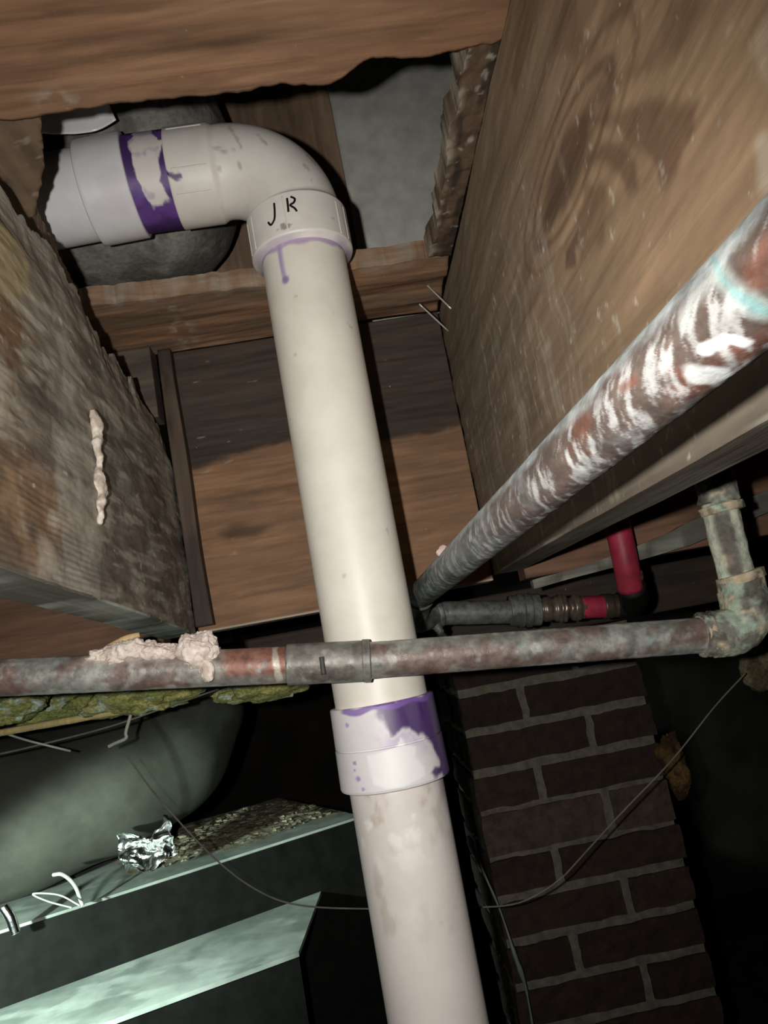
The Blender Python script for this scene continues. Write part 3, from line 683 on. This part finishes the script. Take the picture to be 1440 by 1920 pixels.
def greyc(P, s, a):
    C = np.tile(np.array((.115, .115, .105)), (len(P), 1)); C = mixc(C, (.22, .225, .205), sst(.45, .62, fbm(P, 60, 4, 171))*.8)
    return mixc(C, (.06, .055, .05), sst(.58, .68, fbm(P, 40, 4, 172))*.6)
e0 = pB; Yr = .985
pr0 = aY(806, 1150, Yr); pr0b = aY(975, 1147, Yr)
sweep('elbow', curve([e0-dirv*.03, e0+dirv*.006+np.array([0, 0, -.003]), e0+dirv*.045+np.array([0, 0, -.020]), pr0+np.array([.0, -.004, -.003]), pr0+(pr0b-pr0)*.12], 60), .0175, M_copper, big, 60, greyc, bump=.0005, bs=90)
sweep('branch_pipe', line(pr0, pr0b, 60), .0155, M_copper, big, 60, greyc, bump=.0004, bs=90)
sweep('coupling', line(aY(955, 1146, Yr), aY(1011, 1143, Yr), 40), [.0205]*12+[.0225]*6+[.0205]*4+[.0225]*6+[.0210]*12, M_copper, big, 60, greyc, bump=.0003)
sweep('solder_blob', line(aY(812, 1165, Yr-.01), aY(830, 1190, Yr-.012), 12), [.007, .008, .008, .007, .007, .006, .006, .006, .005, .005, .004, .001], M_copper, big, 20, greyc, bump=.001)

# red riser with its valve fittings
redp = thing('red_pipe', 'red plastic water pipe dropping behind the joist into dark brass fittings', 'pipe', tuple(aY(1185, 1135, .97)))
sweep('riser', curve([aY(1146, 930, .894), aY(1158, 985, .894), aY(1172, 1050, .896), aY(1182, 1106, .910)], 30), .0155, M_red, redp, 40)
sweep('grimy_collar', curve([aY(1178, 1072, .905), aY(1181, 1090, .908)], 8), [.0160]+[.0168]*(len(curve([(0,0,0)]*2, 8))-2)+[.0160], mat_plain('grimy_red', (.10, .045, .04), .6, var=.5, nscale=120), redp, 40)
sweep('red_band', line(aY(1090, 1139, Yr), aY(1133, 1137, Yr), 10), .0150, M_red, redp, 40)
sweep('fitting', line(aY(1012.5, 1143, Yr), aY(1050, 1141, Yr), 20), [.0150]*4+[.0165]*6+[.0150]*4+[.0170]*6, M_brass, redp, 40)
sweep('fitting_nut', line(aY(1044, 1141, Yr), aY(1094, 1139, Yr), 24), [.016, .019, .021, .0205, .020, .0205, .021, .020, .017, .015, .0145, .0145, .015, .018, .0195, .0195, .0195, .0195, .019, .018, .017, .0165, .0165, .0165], M_brass, redp, 6, None)
sweep('collar', line(aY(1130, 1137, Yr), aY(1162, 1135, Yr), 14), [.0165]*7+[.0155]*7, mat_plain('dark_brass', (.10, .07, .05), .4, metal=.6), redp, 40)
sweep('elbow_fitting', curve([aY(1158, 1135, Yr), aY(1185, 1133, Yr-.005), aY(1190, 1120, .935), aY(1183, 1098, .908)], 26), .0170, M_black, redp, 36)

# ------------------------------------------------------------------ horizontal copper line crossing in front of the drain pipe
YC = .668
L0 = aY(-700, 1303, YC); L1 = aY(548, 1246, YC); L2 = aY(682, 1239, YC); L3 = aY(1352, 1188, YC)
supply = thing('copper_line', 'grimy copper water pipe crossing in front of the white drain pipe', 'pipe', tuple(L1))
def supcol(P, s, a):
    C = np.tile(np.array((.175, .125, .105)), (len(P), 1)); n1 = fbm(P, (30, 50, 60), 5, 181); n2 = fbm(P, (80, 80, 80), 4, 182)
    C = mixc(C, (.165, .070, .048), sst(.50, .66, fbm(P, (18, 30, 60), 4, 183))*.7)
    C = mixc(C, (.235, .235, .21), sst(.42, .58, n1)*.85)
    C = mixc(C, (.38, .38, .34), sst(.56, .70, n2+.12*(n1-.5))*.6)
    C = mixc(C, (.27, .34, .32), sst(.72, .80, fbm(P, 55, 3, 184))*.7)
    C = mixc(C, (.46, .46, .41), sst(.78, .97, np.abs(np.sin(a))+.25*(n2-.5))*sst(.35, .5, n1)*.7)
    return C
def supL(P, s, a):
    C = supcol(P, s, a); x = P[:, 0]; n2 = fbm(P, 70, 4, 185)
    d = np.abs(x-aY(490, 1240, YC)[0]); up_ = P[:, 2]-np.interp(x, [L0[0], L1[0]], [L0[2], L1[2]])
    C = mixc(C, (.22, .085, .055), sst(.034, .022, d+.02*(n2-.5))*sst(.4, .5, n2+.2)*.85*sst(-.012, -.004, up_))
    C = mixc(C, (.50, .46, .38), sst(.0035, .0015, np.abs(x-L1[0]+.012)+.004*(n2-.5))*.8)
    C = mixc(C, (.50, .42, .37), sst(.004, .014, up_+.010*(n2-.5))*sst(-.245, -.225, x)*sst(-.155, -.17, x)*.9)
    return C
sweep('pipe', line(L0, L1, 640), .0158, M_copper, supply, 96, supL, bump=.0004, bs=110)
sweep('pipe', line(L2-(L3-L2)*.01, L3, 420), .0158, M_copper, supply, 96, supcol, bump=.0004, bs=110)
def cpl(P, s, a):
    C = np.tile(np.array((.20, .19, .165)), (len(P), 1)); C = mixc(C, (.13, .115, .098), sst(.5, .62, fbm(P, 60, 4, 186)))
    return mixc(C, (.33, .32, .28), sst(.60, .70, fbm(P, 80, 4, 187))*.7)
D_ = (L2-L1)
cpo = sweep('coupling', line(L1-D_*.08, L2+D_*.0, 60), [.0155]+[.0178]*58+[.0155], M_copper, supply, 96, cpl, bump=.0003)
sweep('coupling_rim', line(L2-D_*.02, L2+D_*.10, 16), [.0160]+[.0186]*13+[.0176, .0158], M_copper, supply, 96, cpl, bump=.0003)
# embossed mark on the coupling
cm = (L1+L2)/2
def supcrust(P, s, a):
    C = np.tile(np.array((.20, .195, .16)), (len(P), 1)); C = mixc(C, (.55, .46, .32), sst(.47, .58, fbm(P, 60, 5, 191, .6))*.9)
    C = mixc(C, (.38, .47, .36), sst(.50, .60, fbm(P, 75, 5, 192, .6))*.8); return mixc(C, (.07, .055, .045), sst(.55, .63, fbm(P, 45, 4, 193))*.8)
sweep('stamped_mark', curve([cm+np.array([-.004, -.0177, .006]), cm+np.array([-.0045, -.0177, -.009])], 8), .0022, mat_plain('stamp', (.05, .048, .042), .6), cpo, 8)
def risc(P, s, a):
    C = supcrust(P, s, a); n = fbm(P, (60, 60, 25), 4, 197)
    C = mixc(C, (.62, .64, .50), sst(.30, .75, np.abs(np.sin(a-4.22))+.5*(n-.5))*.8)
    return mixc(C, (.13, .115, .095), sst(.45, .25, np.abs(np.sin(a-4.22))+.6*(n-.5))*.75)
K = aY(1392, 1180, YC); T1 = aY(1383, 1085, YC); T2 = aY(1357, 985, YC); T3 = aY(1338, 870, YC)
sweep('elbow', curve([aY(1312, 1189, YC), aY(1345, 1187, YC), aY(1380, 1180, YC), aY(1397, 1158, YC), aY(1394, 1120, YC), aY(1387, 1082, YC)], 60), [.0195]*8+[.0212]*(len(curve([(0,0,0)]*6, 60))-16)+[.0200]*8, M_crust, supply, 72, supcrust, bump=.0024, bs=75)
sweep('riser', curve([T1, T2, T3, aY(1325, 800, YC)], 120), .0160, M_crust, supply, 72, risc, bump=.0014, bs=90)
for nm, q0, q1, r in [('solder_ring', aY(1393, 1092, YC), aY(1386, 1074, YC), .0208), ('solder_ring', aY(1355, 962, YC), aY(1350, 946, YC), .0192), ('solder_ring', aY(1312, 1190, YC), aY(1330, 1189, YC), .0195), ('upper_fitting', aY(1349, 945, YC), aY(1340, 895, YC), .0180)]:
    sweep(nm, line(q0, q1, 14), [r*.85]+[r]*12+[r*.85], M_crust, supply, 60, (lambda P, s, a: mixc(supcrust(P, s, a), (.50, .40, .27), sst(.4, .55, fbm(P, 90, 4, 195)))) if nm != 'upper_fitting' else supcrust, bump=.0022, bs=110)

# ------------------------------------------------------------------ putty and crumbs on the pipe, glue run on the joist
def puttycol(V):
    C = np.tile(np.array((.66, .56, .49)), (len(V), 1)); return mixc(C, (.48, .38, .31), sst(.5, .65, fbm(V, 90, 4, 201))*.6)
pt = aY(372, 1228, YC-.012)
pu = thing('putty_lump', 'crumbly pinkish white putty lump stuck over the copper water pipe', 'putty', (pt[0], pt[1], pt[2]-.01))
blob('lump', pt+np.array([0, .004, -.001]), (.0185, .013, .0215), M_crust, pu, .55, 75, puttycol, 5, 60)
blob('lump', pt+np.array([.007, -.006, -.015]), (.006, .005, .009), M_crust, pu, .5, 110, puttycol, 8, 30)
pc_ = aY(250, 1212, YC-.004)
pr_ = thing('putty_crust', 'ragged pinkish putty crust along the copper water pipe, left of the lump', 'putty', (pc_[0], pc_[1], pc_[2]))
for k, (x, y, rx, rz) in enumerate([(195, 1230, .016, .006), (240, 1222, .018, .009), (285, 1222, .016, .008), (320, 1224, .014, .008), (225, 1240, .012, .007)]):
    blob('crumb', aY(x, y, YC-.004), (rx, .012, rz), M_crust, pr_, .8, 95, puttycol, 20+k, 36)
ch = curve([aY(205, 1218, YC), aY(235, 1200, YC), aY(262, 1190, YC)], 14)
sweep('wood_splinter', ch, np.linspace(.0055, .002, len(ch)), M_wood_z, None, 8, lambda P, s, a: np.tile(np.array((.48, .33, .17)), (len(P), 1)), bump=.0015)
tag(S.collection.objects[-1], 'small tan wood splinter lying on the putty crust of the copper water pipe', 'splinter')
gl_pts = [(172, 768, 2.2), (178, 790, 4.5), (182, 815, 6.5), (180, 835, 3), (185, 860, 3.2), (186, 885, 3.4), (188, 905, 6.5), (190, 925, 6.0), (188, 945, 3), (190, 975, 3.4), (192, 982, 1.5)]
gp = np.array([aX(x, y, XL+.003) for x, y, r in gl_pts]); gc = curve(gp, 80)
gr = np.interp(np.linspace(0, 1, len(gc)), np.linspace(0, 1, len(gl_pts)), [r*.0009 for x, y, r in gl_pts])
glue = sweep('glue_drip', gc, gr, M_crust, None, 24, lambda P, s, a: mixc(np.tile(np.array((.58, .51, .43)), (len(P), 1)), (.38, .31, .25), sst(.45, .6, fbm(P, 120, 3, 211))), bump=.0042, bs=110)
tag(glue, 'dried whitish glue run down the face of the left joist', 'glue')
# two bright nails and a stray paint fleck
for k, (x0, y0, x1, y1) in enumerate([(797, 531, 846, 579), (786, 570, 841, 621)]):
    q0 = aY(x0, y0, .86); q1 = aX(x1, y1, XR-.001)
    sweep('nail', line(q0, q1, 8), .0011, mat_plain('nail_steel', (.62, .60, .52), .35, metal=.4), None, 10)
    tag(S.collection.objects[-1], ['upper of the two thin bright nails poking out of the right joist', 'lower of the two thin bright nails poking out of the right joist'][k], 'nail', 'nails in the right joist')
blob('paint_fleck', aY(188, 612, .90), (.004, .003, .005), M_crust, None, .5, 200, lambda V: np.tile(np.array((.7, .68, .6)), (len(V), 1)), 3, 14)
tag(S.collection.objects[-1], 'tiny white paint fleck above the ragged top of the left joist', 'fleck')
FL = pA+dirv*(.16+.47)+dup_*.0125-dref*.006
blob('paint_fleck', FL, (.006, .005, .005), M_crust, None, .5, 160, lambda V: np.tile(np.array((.62, .45, .40)), (len(V), 1)), 4, 18)
tag(S.collection.objects[-1], 'pinkish fleck stuck on the upper side of the big copper pipe', 'fleck')

# pale lath strip in the right bay
q = [aY(1000, 1096, .918), aY(1140, 1056, .918), aY(1250, 1018, .914), aY(1330, 985, .908), aY(1500, 915, .90)]
LH = [.005, .0075, .0125, .013, .013]
qs = curve(q, 60)
def lathc(P, s, a):
    C = np.tile(np.array((.11, .10, .08)), (len(P), 1)); return mixc(C, (.27, .275, .225), sst(.48, .62, fbm(P, (25, 25, 60), 4, 221))*.9)
V = []; 
for k_, p in enumerate(qs):
    h_ = float(np.interp(k_/(len(qs)-1), np.linspace(0, 1, 5), LH))*(1+.35*(vn(np.array([[k_*.13, 0, 0]]), 9)[0]-.5)); V += [p+np.array([0, 0, -h_]), p+np.array([0, 0, h_]), p+np.array([0, .013, h_]), p+np.array([0, .013, -h_])]
V = np.array(V); fs = []
for i in range(len(qs)-1):
    for j in range(4): fs.append((i*4+j, i*4+(j+1) % 4, (i+1)*4+(j+1) % 4, (i+1)*4+j))
fs += [(3, 2, 1, 0), tuple((len(qs)-1)*4+j for j in range(4))]
o = mk('wood_lath', V, fs, M_cross, None, lathc(V, None, None), False)
tag(o, 'pale weathered lath strip running behind the red plastic pipe', 'strip')

# ------------------------------------------------------------------ brick pier
def pier():
    X0, X1, Y0, Y1 = .146, .455, 1.25, 1.55; zb = -1.22; ch_ = (aY(850, 1305, 1.25)[2]-aY(985, 1850, 1.25)[2])/7; zt = aY(850, 1305, 1.25)[2]+ch_+.004
    V = []; Fc = []; C = []
    core = (.115, .104, .080)
    def bx(lo, hi, col, jit=0.0, nx=1, nz=1):
        # subdivided box so that brick edges are worn and uneven
        x0, y0, z0 = lo; x1, y1, z1 = hi; nx_, ny_, nz_ = 10, 6, 5
        faces = []
        def gp(fn, a, b):
            o = len(V)
            uu, vv = np.meshgrid(np.linspace(0, 1, a), np.linspace(0, 1, b), indexing='ij'); uu = uu.ravel(); vv = vv.ravel()
            P = fn(uu, vv); V.extend(P.tolist()); C.extend([col]*len(P)); Fc.extend(gridfaces(a, b, o))
        X = lambda u: x0+(x1-x0)*u
        Y = lambda u: y0+(y1-y0)*u
        Z = lambda u: z0+(z1-z0)*u
        gp(lambda u, v: np.stack([X(u), y0+0*u, Z(v)], 1), nx_, nz_)
        gp(lambda u, v: np.stack([X(1-u), y1+0*u, Z(v)], 1), nx_, nz_)
        gp(lambda u, v: np.stack([x0+0*u, Y(1-u), Z(v)], 1), ny_, nz_)
        gp(lambda u, v: np.stack([x1+0*u, Y(u), Z(v)], 1), ny_, nz_)
        gp(lambda u, v: np.stack([X(u), Y(v), z1+0*u], 1), nx_, ny_)
        gp(lambda u, v: np.stack([X(u), Y(1-v), z0+0*u], 1), nx_, ny_)
    bx((X0+.003, Y0+.003, zb), (X1-.003, Y1-.003, zt), core)
    m_ = .0072
    k = 0; z = zt-.004
    rnd = random.Random(3)
    while z-ch_ > zb:
        z1 = z-m_; z0 = z-ch_+m_; k += 1
        short = .105
        if k % 2 == 0: cuts = [(X0, X0+short), (X0+short, X1)]
        else: cuts = [(X0, X1-short), (X1-short, X1)]
        if k == 5: smear = True
        else: smear = False
        for (c0, c1) in cuts:
            b = rnd.uniform(.75, 1.25); col = (.026*b, .0145*b, .0105*b)
            if smear: col = (.060, .040, .030)
            bx((c0+(m_ if c0 > X0 else 0), Y0-rnd.uniform(0, .003), z0-(m_*.8 if smear else 0)), (c1-(m_ if c1 < X1 else 0), Y0+.10, z1+(m_*.8 if smear else 0)), col)
        for (c0, c1) in [(Y0+.115, Y0+.20), (Y0+.21, Y1)] if k % 2 else [(Y0+.115, Y1)]:
            bx((X0-rnd.uniform(0, .003), c0, z0), (X0+.10, c1, z1), (.026, .018, .014)); bx((X1-.10, c0, z0), (X1+.002, c1, z1), (.026, .018, .014))
        z -= ch_
    V = np.array(V); C = np.array(C); n = (np.stack([fbm(V, 55, 3, s_) for s_ in (231, 241, 251)], 1)-.5)*.010
    n[:, 2] *= .8; V = V+n
    return mk('brick_pier', V, Fc, M_brick, None, C, False)
tag(pier(), 'dark red brick pier with pale mortar joints standing behind the white drain pipe', 'brick pier')
# pale strip put in for the lit left edge of the pier
pe = curve([aY(878, 1568, 1.24), aY(890, 1600, 1.24), aY(935, 1700, 1.23), aY(965, 1790, 1.22), aY(985, 1850, 1.22), aY(1000, 1930, 1.22)], 40)
sweep('lit_edge_strip', pe, np.interp(np.linspace(0, 1, len(pe)), [0, .1, .3, .5, .7, .8, 1], [.003, .006, .002, .0015, .0045, .002, .0015]), M_galv, None, 10, lambda P, s, a: np.tile(np.array((.16, .19, .165)), (len(P), 1)), bump=.001)
tag(S.collection.objects[-1], 'thin bent pale strip standing in for the lit left edge of the brick pier', 'edge strip')
# rusty insulation rag on the right corner of the pier and tan lump by the riser
def rustc(V):
    C = np.tile(np.array((.045, .022, .007)), (len(V), 1)); return mixc(C, (.13, .075, .022), sst(.45, .6, fbm(V, 50, 4, 261)))
blob('insulation_rag', aY(1262, 1425, 1.235), (.020, .02, .050), M_fibre, None, .8, 28, rustc, 61, 44)
tag(S.collection.objects[-1], 'rusty orange rag of insulation caught on the right edge of the brick pier', 'insulation')
blob('insulation_rag', aY(1420, 1258, 1.05), (.022, .018, .030), M_fibre, None, .6, 30, lambda V: mixc(np.tile(np.array((.09, .07, .035)), (len(V), 1)), (.17, .14, .08), sst(.45, .6, fbm(V, 60, 3, 262))), 63, 36)
tag(S.collection.objects[-1], 'tan lump of insulation hanging below the crusted copper elbow at the right edge', 'insulation')

# ------------------------------------------------------------------ yellow fibreglass under the left bay
def fibc(V):
    C = np.tile(np.array((.30, .32, .10)), (len(V), 1)); C = mixc(C, (.46, .44, .15), sst(.45, .6, fbm(V, 50, 4, 271))); return mixc(C, (.5, .62, .5), sst(.6, .68, fbm(V, 70, 4, 272)))
for k, (x, y, Yd, rr_, lab) in enumerate([
        (15, 1325, .995, (.05, .05, .022), 'pale green tuft of insulation at the left edge below the copper water pipe'),
        (120, 1318, 1.12, (.075, .05, .024), 'yellow glass wool tuft sagging below the copper water pipe, larger one toward the left'),
        (262, 1306, 1.01, (.08, .05, .020), 'yellowish glass wool strip below the putty lump on the copper water pipe'),
        (495, 1290, 1.02, (.060, .04, .016), 'thin yellow green glass wool wisp just left of the white drain pipe')]):
    blob('insulation_tuft', aY(x, y, Yd), rr_, M_fibre, None, .55, 45, fibc, 70+k, 44)
    tag(S.collection.objects[-1], lab, 'insulation', 'glass wool tufts below the left joist')
lt = line(aY(-60, 1385, .985), aY(245, 1330, .985), 20)
sweep('wood_strip', lt, .0045, M_wood_z, None, 8, lambda P, s, a: np.tile(np.array((.45, .36, .16)), (len(P), 1)), bump=.0006)
tag(S.collection.objects[-1], 'thin straw coloured strip under the yellow glass wool at the left', 'strip')

# ------------------------------------------------------------------ wires
def wire(name, pts, r, mat, label, cat='wire', group=None):
    sweep(name, curve([aY(x, y, Y_) for x, y, Y_ in pts], 60), r, mat, None, 8); return tag(S.collection.objects[-1], label, cat, group)
wire('wire', [(-40, 1358, 1.0), (40, 1385, 1.0), (90, 1398, 1.0), (132, 1408, 1.02)], .0014, M_wire, 'white wire slanting down at the left edge below the glass wool')
wire('wire', [(250, 1300, 1.0), (246, 1335, 1.0), (236, 1372, 1.0), (236, 1384, 1.0), (215, 1394, 1.0), (203, 1400, 1.0)], .0022, M_wire, 'frayed pale cord hanging below the middle of the left copper pipe')
wire('wire', [(330, 1312, 1.02), (322, 1310, 1.0), (318, 1295, 1.0)], .004, mat_plain('teal_wire', (.25, .45, .40), .5), 'short pale turquoise stub hanging under the putty lump')
wire('wire', [(410, 1292, 1.0), (300, 1330, 1.0), (200, 1364, 1.0), (60, 1400, 1.0), (-30, 1420, 1.0)], .0012, M_thread, 'thin grey wire stretched below the left half of the copper water pipe')
wire('wire', [(240, 1420, 1.0), (300, 1500, 1.0), (400, 1607, 1.0), (480, 1668, 1.0), (560, 1697, 1.0), (690, 1704, 1.0), (860, 1702, 1.0), (960, 1696, 1.0), (1020, 1670, 1.0), (1060, 1640, 1.0)], .0011, M_thread, 'long thin drooping wire passing behind the white drain pipe low down')
wire('wire', [(1060, 1640, 1.0), (1160, 1530, 1.0), (1260, 1425, 1.0), (1340, 1325, 1.0), (1398, 1262, 1.0)], .0011, M_thread, 'thin taut string slanting up across the brick pier to the right')
wire('wire', [(155, 1698, 1.22), (140, 1660, 1.22), (118, 1640, 1.24), (100, 1640, 1.25)], .003, M_wire, 'white wire loop rising behind the metal duct at lower left, thicker one')
wire('wire', [(150, 1698, 1.2), (110, 1678, 1.2), (62, 1676, 1.2), (90, 1690, 1.2), (135, 1702, 1.2)], .0013, M_wire, 'thin white wire loop lying behind the metal duct at lower left')
wire('metal_rod', [(6, 1700, 1.16), (20, 1722, 1.16), (30, 1750, 1.16)], .007, M_foil, 'short shiny metal rod end at the left edge above the metal duct', 'rod')

# ------------------------------------------------------------------ round wrapped duct, lower left
dp = curve([(-1.6, 1.10, -.165), (-1.0, 1.22, -.165), (-.66, 1.34, -.163), (-.49, 1.43, -.143), (-.405, 1.50, -.112), (-.375, 1.55, -.04), (-.375, 1.58, .03)], 110)
def ductc(P, s, a):
    C = np.tile(np.array((.060, .062, .048)), (len(P), 1)); C = mixc(C, (.045, .046, .036), sst(.45, .62, fbm(P, 6, 4, 281)))
    C = mixc(C, (.08, .08, .06), sst(.70, .80, fbm(P, 40, 4, 282))*.5)
    for L in (1.24, 1.42): C = mixc(C, (.03, .03, .022), sst(.008, .003, np.abs(s-L))*.7)
    return C
sweep('round_duct', dp, .130+.003*np.sin(np.linspace(0, 40, len(dp))), M_soft, None, 80, ductc, bump=.004, bs=9)
tag(S.collection.objects[-1], 'large round olive grey wrapped duct at lower left, curving up at its end', 'duct')

# ------------------------------------------------------------------ rectangular metal duct with a dark front
zA, zB = -.30, -.40
duct = thing('metal_duct', 'stepped galvanized metal duct at lower left with a black front band and dirty upper ledge', 'duct', (-.35, 1.4, -1.2))
fA = [aZ(0, 1745, zA)[:2], aZ(310, 1645, zA)[:2], aZ(660, 1535, zA)[:2]]
dA = (fA[2]-fA[0])/np.linalg.norm(fA[2]-fA[0]); nA = np.array([-dA[1], dA[0]])
E0 = fA[0]-dA*.3; E1 = fA[2]+dA*.02
def galc(P):
    C = np.tile(np.array((.42, .46, .41)), (len(P), 1)); C = mixc(C, (.30, .34, .30), sst(.45, .6, fbm(P, (14, 14, 14), 4, 291)))
    C = mixc(C, (.60, .66, .60), sst(.56, .62, fbm(P, (9, 20, 9), 5, 292))*.7); return C
def prism(name, base, z0, z1, mat, colfn, parent, n=60):
    """base = 4 corner XY points (front-left, front-right, back-right, back-left)"""
    b = [np.array(p) for p in base]; V = []; fs = []; 
    def quad(a, bb, c, d, nu, nv):
        o = len(V)
        for i in range(nu):
            for j in range(nv):
                s, t = i/(nu-1), j/(nv-1)
                V.append(((1-s)*(1-t)*a+s*(1-t)*bb+s*t*c+(1-s)*t*d).tolist())
        fs.extend(gridfaces(nu, nv, o))
    P3 = lambda p, z: np.array([p[0], p[1], z])
    quad(P3(b[0], z1), P3(b[1], z1), P3(b[2], z1), P3(b[3], z1), n*2, n)
    for i in range(4):
        j = (i+1) % 4; quad(P3(b[i], z0), P3(b[j], z0), P3(b[j], z1), P3(b[i], z1), 20, 20)
    quad(P3(b[0], z0), P3(b[3], z0), P3(b[2], z0), P3(b[1], z0), 3, 3)
    V = np.array(V); return mk(name, V, fs, mat, parent, colfn(V) if colfn else None, False)
prism('upper_section', [E0, E1, E1+nA*.42, E0+nA*.42], -1.2, zA, M_galv, galc, duct)
# lower ledge in front, its right edge cut along the joist direction
G1 = aZ(605, 1668, zB)[:2]; G0 = aZ(0, 1885, zB)[:2]
H1 = aZ(560, 1785, zB)[:2]; H0 = aZ(190, 1920, zB)[:2]; dH = (H0-H1)/np.linalg.norm(H0-H1)
g0 = G0-dA*.25; h0 = H1+dH*.62
prism('lower_ledge', [tuple(h0), tuple(H1), tuple(G1+nA*.004), tuple(g0+nA*.004)], zB-.006, zB, M_galv, galc, duct, 60)
nH = np.array([-dH[1], dH[0]]); nH = nH if nH[1] > 0 else -nH
ap = prism('apron', [tuple(h0+nH*.002), tuple(H1+nH*.002), tuple(H1+nH*.008), tuple(h0+nH*.008)], -1.2, zB-.0065, M_black, None, duct, 6); ap['label'] = 'dark vertical apron'
hb = np.array([E0, E1])
bd = prism('front_band', [E0-nA*.006, E1-nA*.006, E1-nA*.0005, E0-nA*.0005], -1.2, zA-.004, M_black, None, duct, 6)  # black carried down to the floor so the torch leaves the lower face dark
bd['label'] = 'black front band'
# dirt lying on the ledge: countless crumbs, one object
def debris():
    V = []; Fc = []; C = []; rnd = np.random.RandomState(5)
    for k in range(900):
        s = rnd.uniform(.0, 1)**.9; t = rnd.uniform(.07, .36)
        p = E1-dA*(.02+.36*s)+nA*t; r = rnd.uniform(.0015, .006)*(1.4 if t > .12 else .8)
        z = zA+r*.66+.0004; o = len(V)
        D = rnd.normal(size=(8, 3)); D /= np.linalg.norm(D, axis=1)[:, None]
        base = np.array([(-1,-1,-1),(1,-1,-1),(1,1,-1),(-1,1,-1),(-1,-1,1),(1,-1,1),(1,1,1),(-1,1,1)])*.6
        q = (base+D*.45)*r*np.array([1.2, 1.0, .6])+np.array([p[0], p[1], z]); V += q.tolist()
        Fc += [tuple(o+i for i in f) for f in [(0,3,2,1),(4,5,6,7),(0,1,5,4),(1,2,6,5),(2,3,7,6),(3,0,4,7)]]
        c = rnd.choice([0, 1, 2]); b = rnd.uniform(.6, 1.3); C += [[x*b for x in [(.20, .17, .10), (.30, .27, .19), (.12, .10, .06)][c]]]*8
    n = 70; o = len(V)
    u, v = np.meshgrid(np.linspace(0, 1, n), np.linspace(0, 1, n), indexing='ij'); u = u.ravel(); v = v.ravel()
    wv = .055+.02*np.sin(u*9)+.03*u
    P2 = E1[None, :]-dA[None, :]*(.0+.40*u)[:, None]+nA[None, :]*(wv+(.38-wv)*v)[:, None]
    P = np.concatenate([P2, np.zeros((n*n, 1))], 1); h = fbm(P, 60, 4, 301)*.010; edge = np.minimum.reduce([u*6, (1-u)*6, v*6, (1-v)*6+1]).clip(0, 1)
    P[:, 2] = zA+.0006+h*edge; V += P.tolist(); Fc += gridfaces(n, n, o); C += mixc(np.tile(np.array((.22, .19, .12)), (n*n, 1)), (.34, .31, .23), sst(.45, .6, fbm(P, 80, 4, 302))).tolist()
    return mk('debris', V, Fc, M_crust, None, np.array(C), False)
tag(debris(), 'brown dirt and crumbs strewn over the upper ledge of the metal duct', 'dirt', kind='stuff')
# crumpled foil tape
def foil():
    n = 46; u, v = np.meshgrid(np.linspace(0, 1, n), np.linspace(0, 1, n), indexing='ij'); u = u.ravel(); v = v.ravel()
    c = aY(285, 1590, 1.30)
    P = np.stack([c[0]-.040+.080*u, c[1]+.02*v-.02, c[2]-.030+.050*v+.02*u], 1)
    P[:, 1] += .05*(fbm(P, 32, 3, 311)-.5); P[:, 2] += .05*(fbm(P, 26, 3, 312)-.5); P[:, 0] += .05*(fbm(P, 26, 3, 313)-.5)
    return mk('foil_scrap', P, gridfaces(n, n), M_foil, None, None, False)
o = foil(); sm = o.modifiers.new('s', 'SOLIDIFY'); sm.thickness = .001
tag(o, 'crumpled shiny foil tape scrap between the round duct and the metal duct', 'foil')
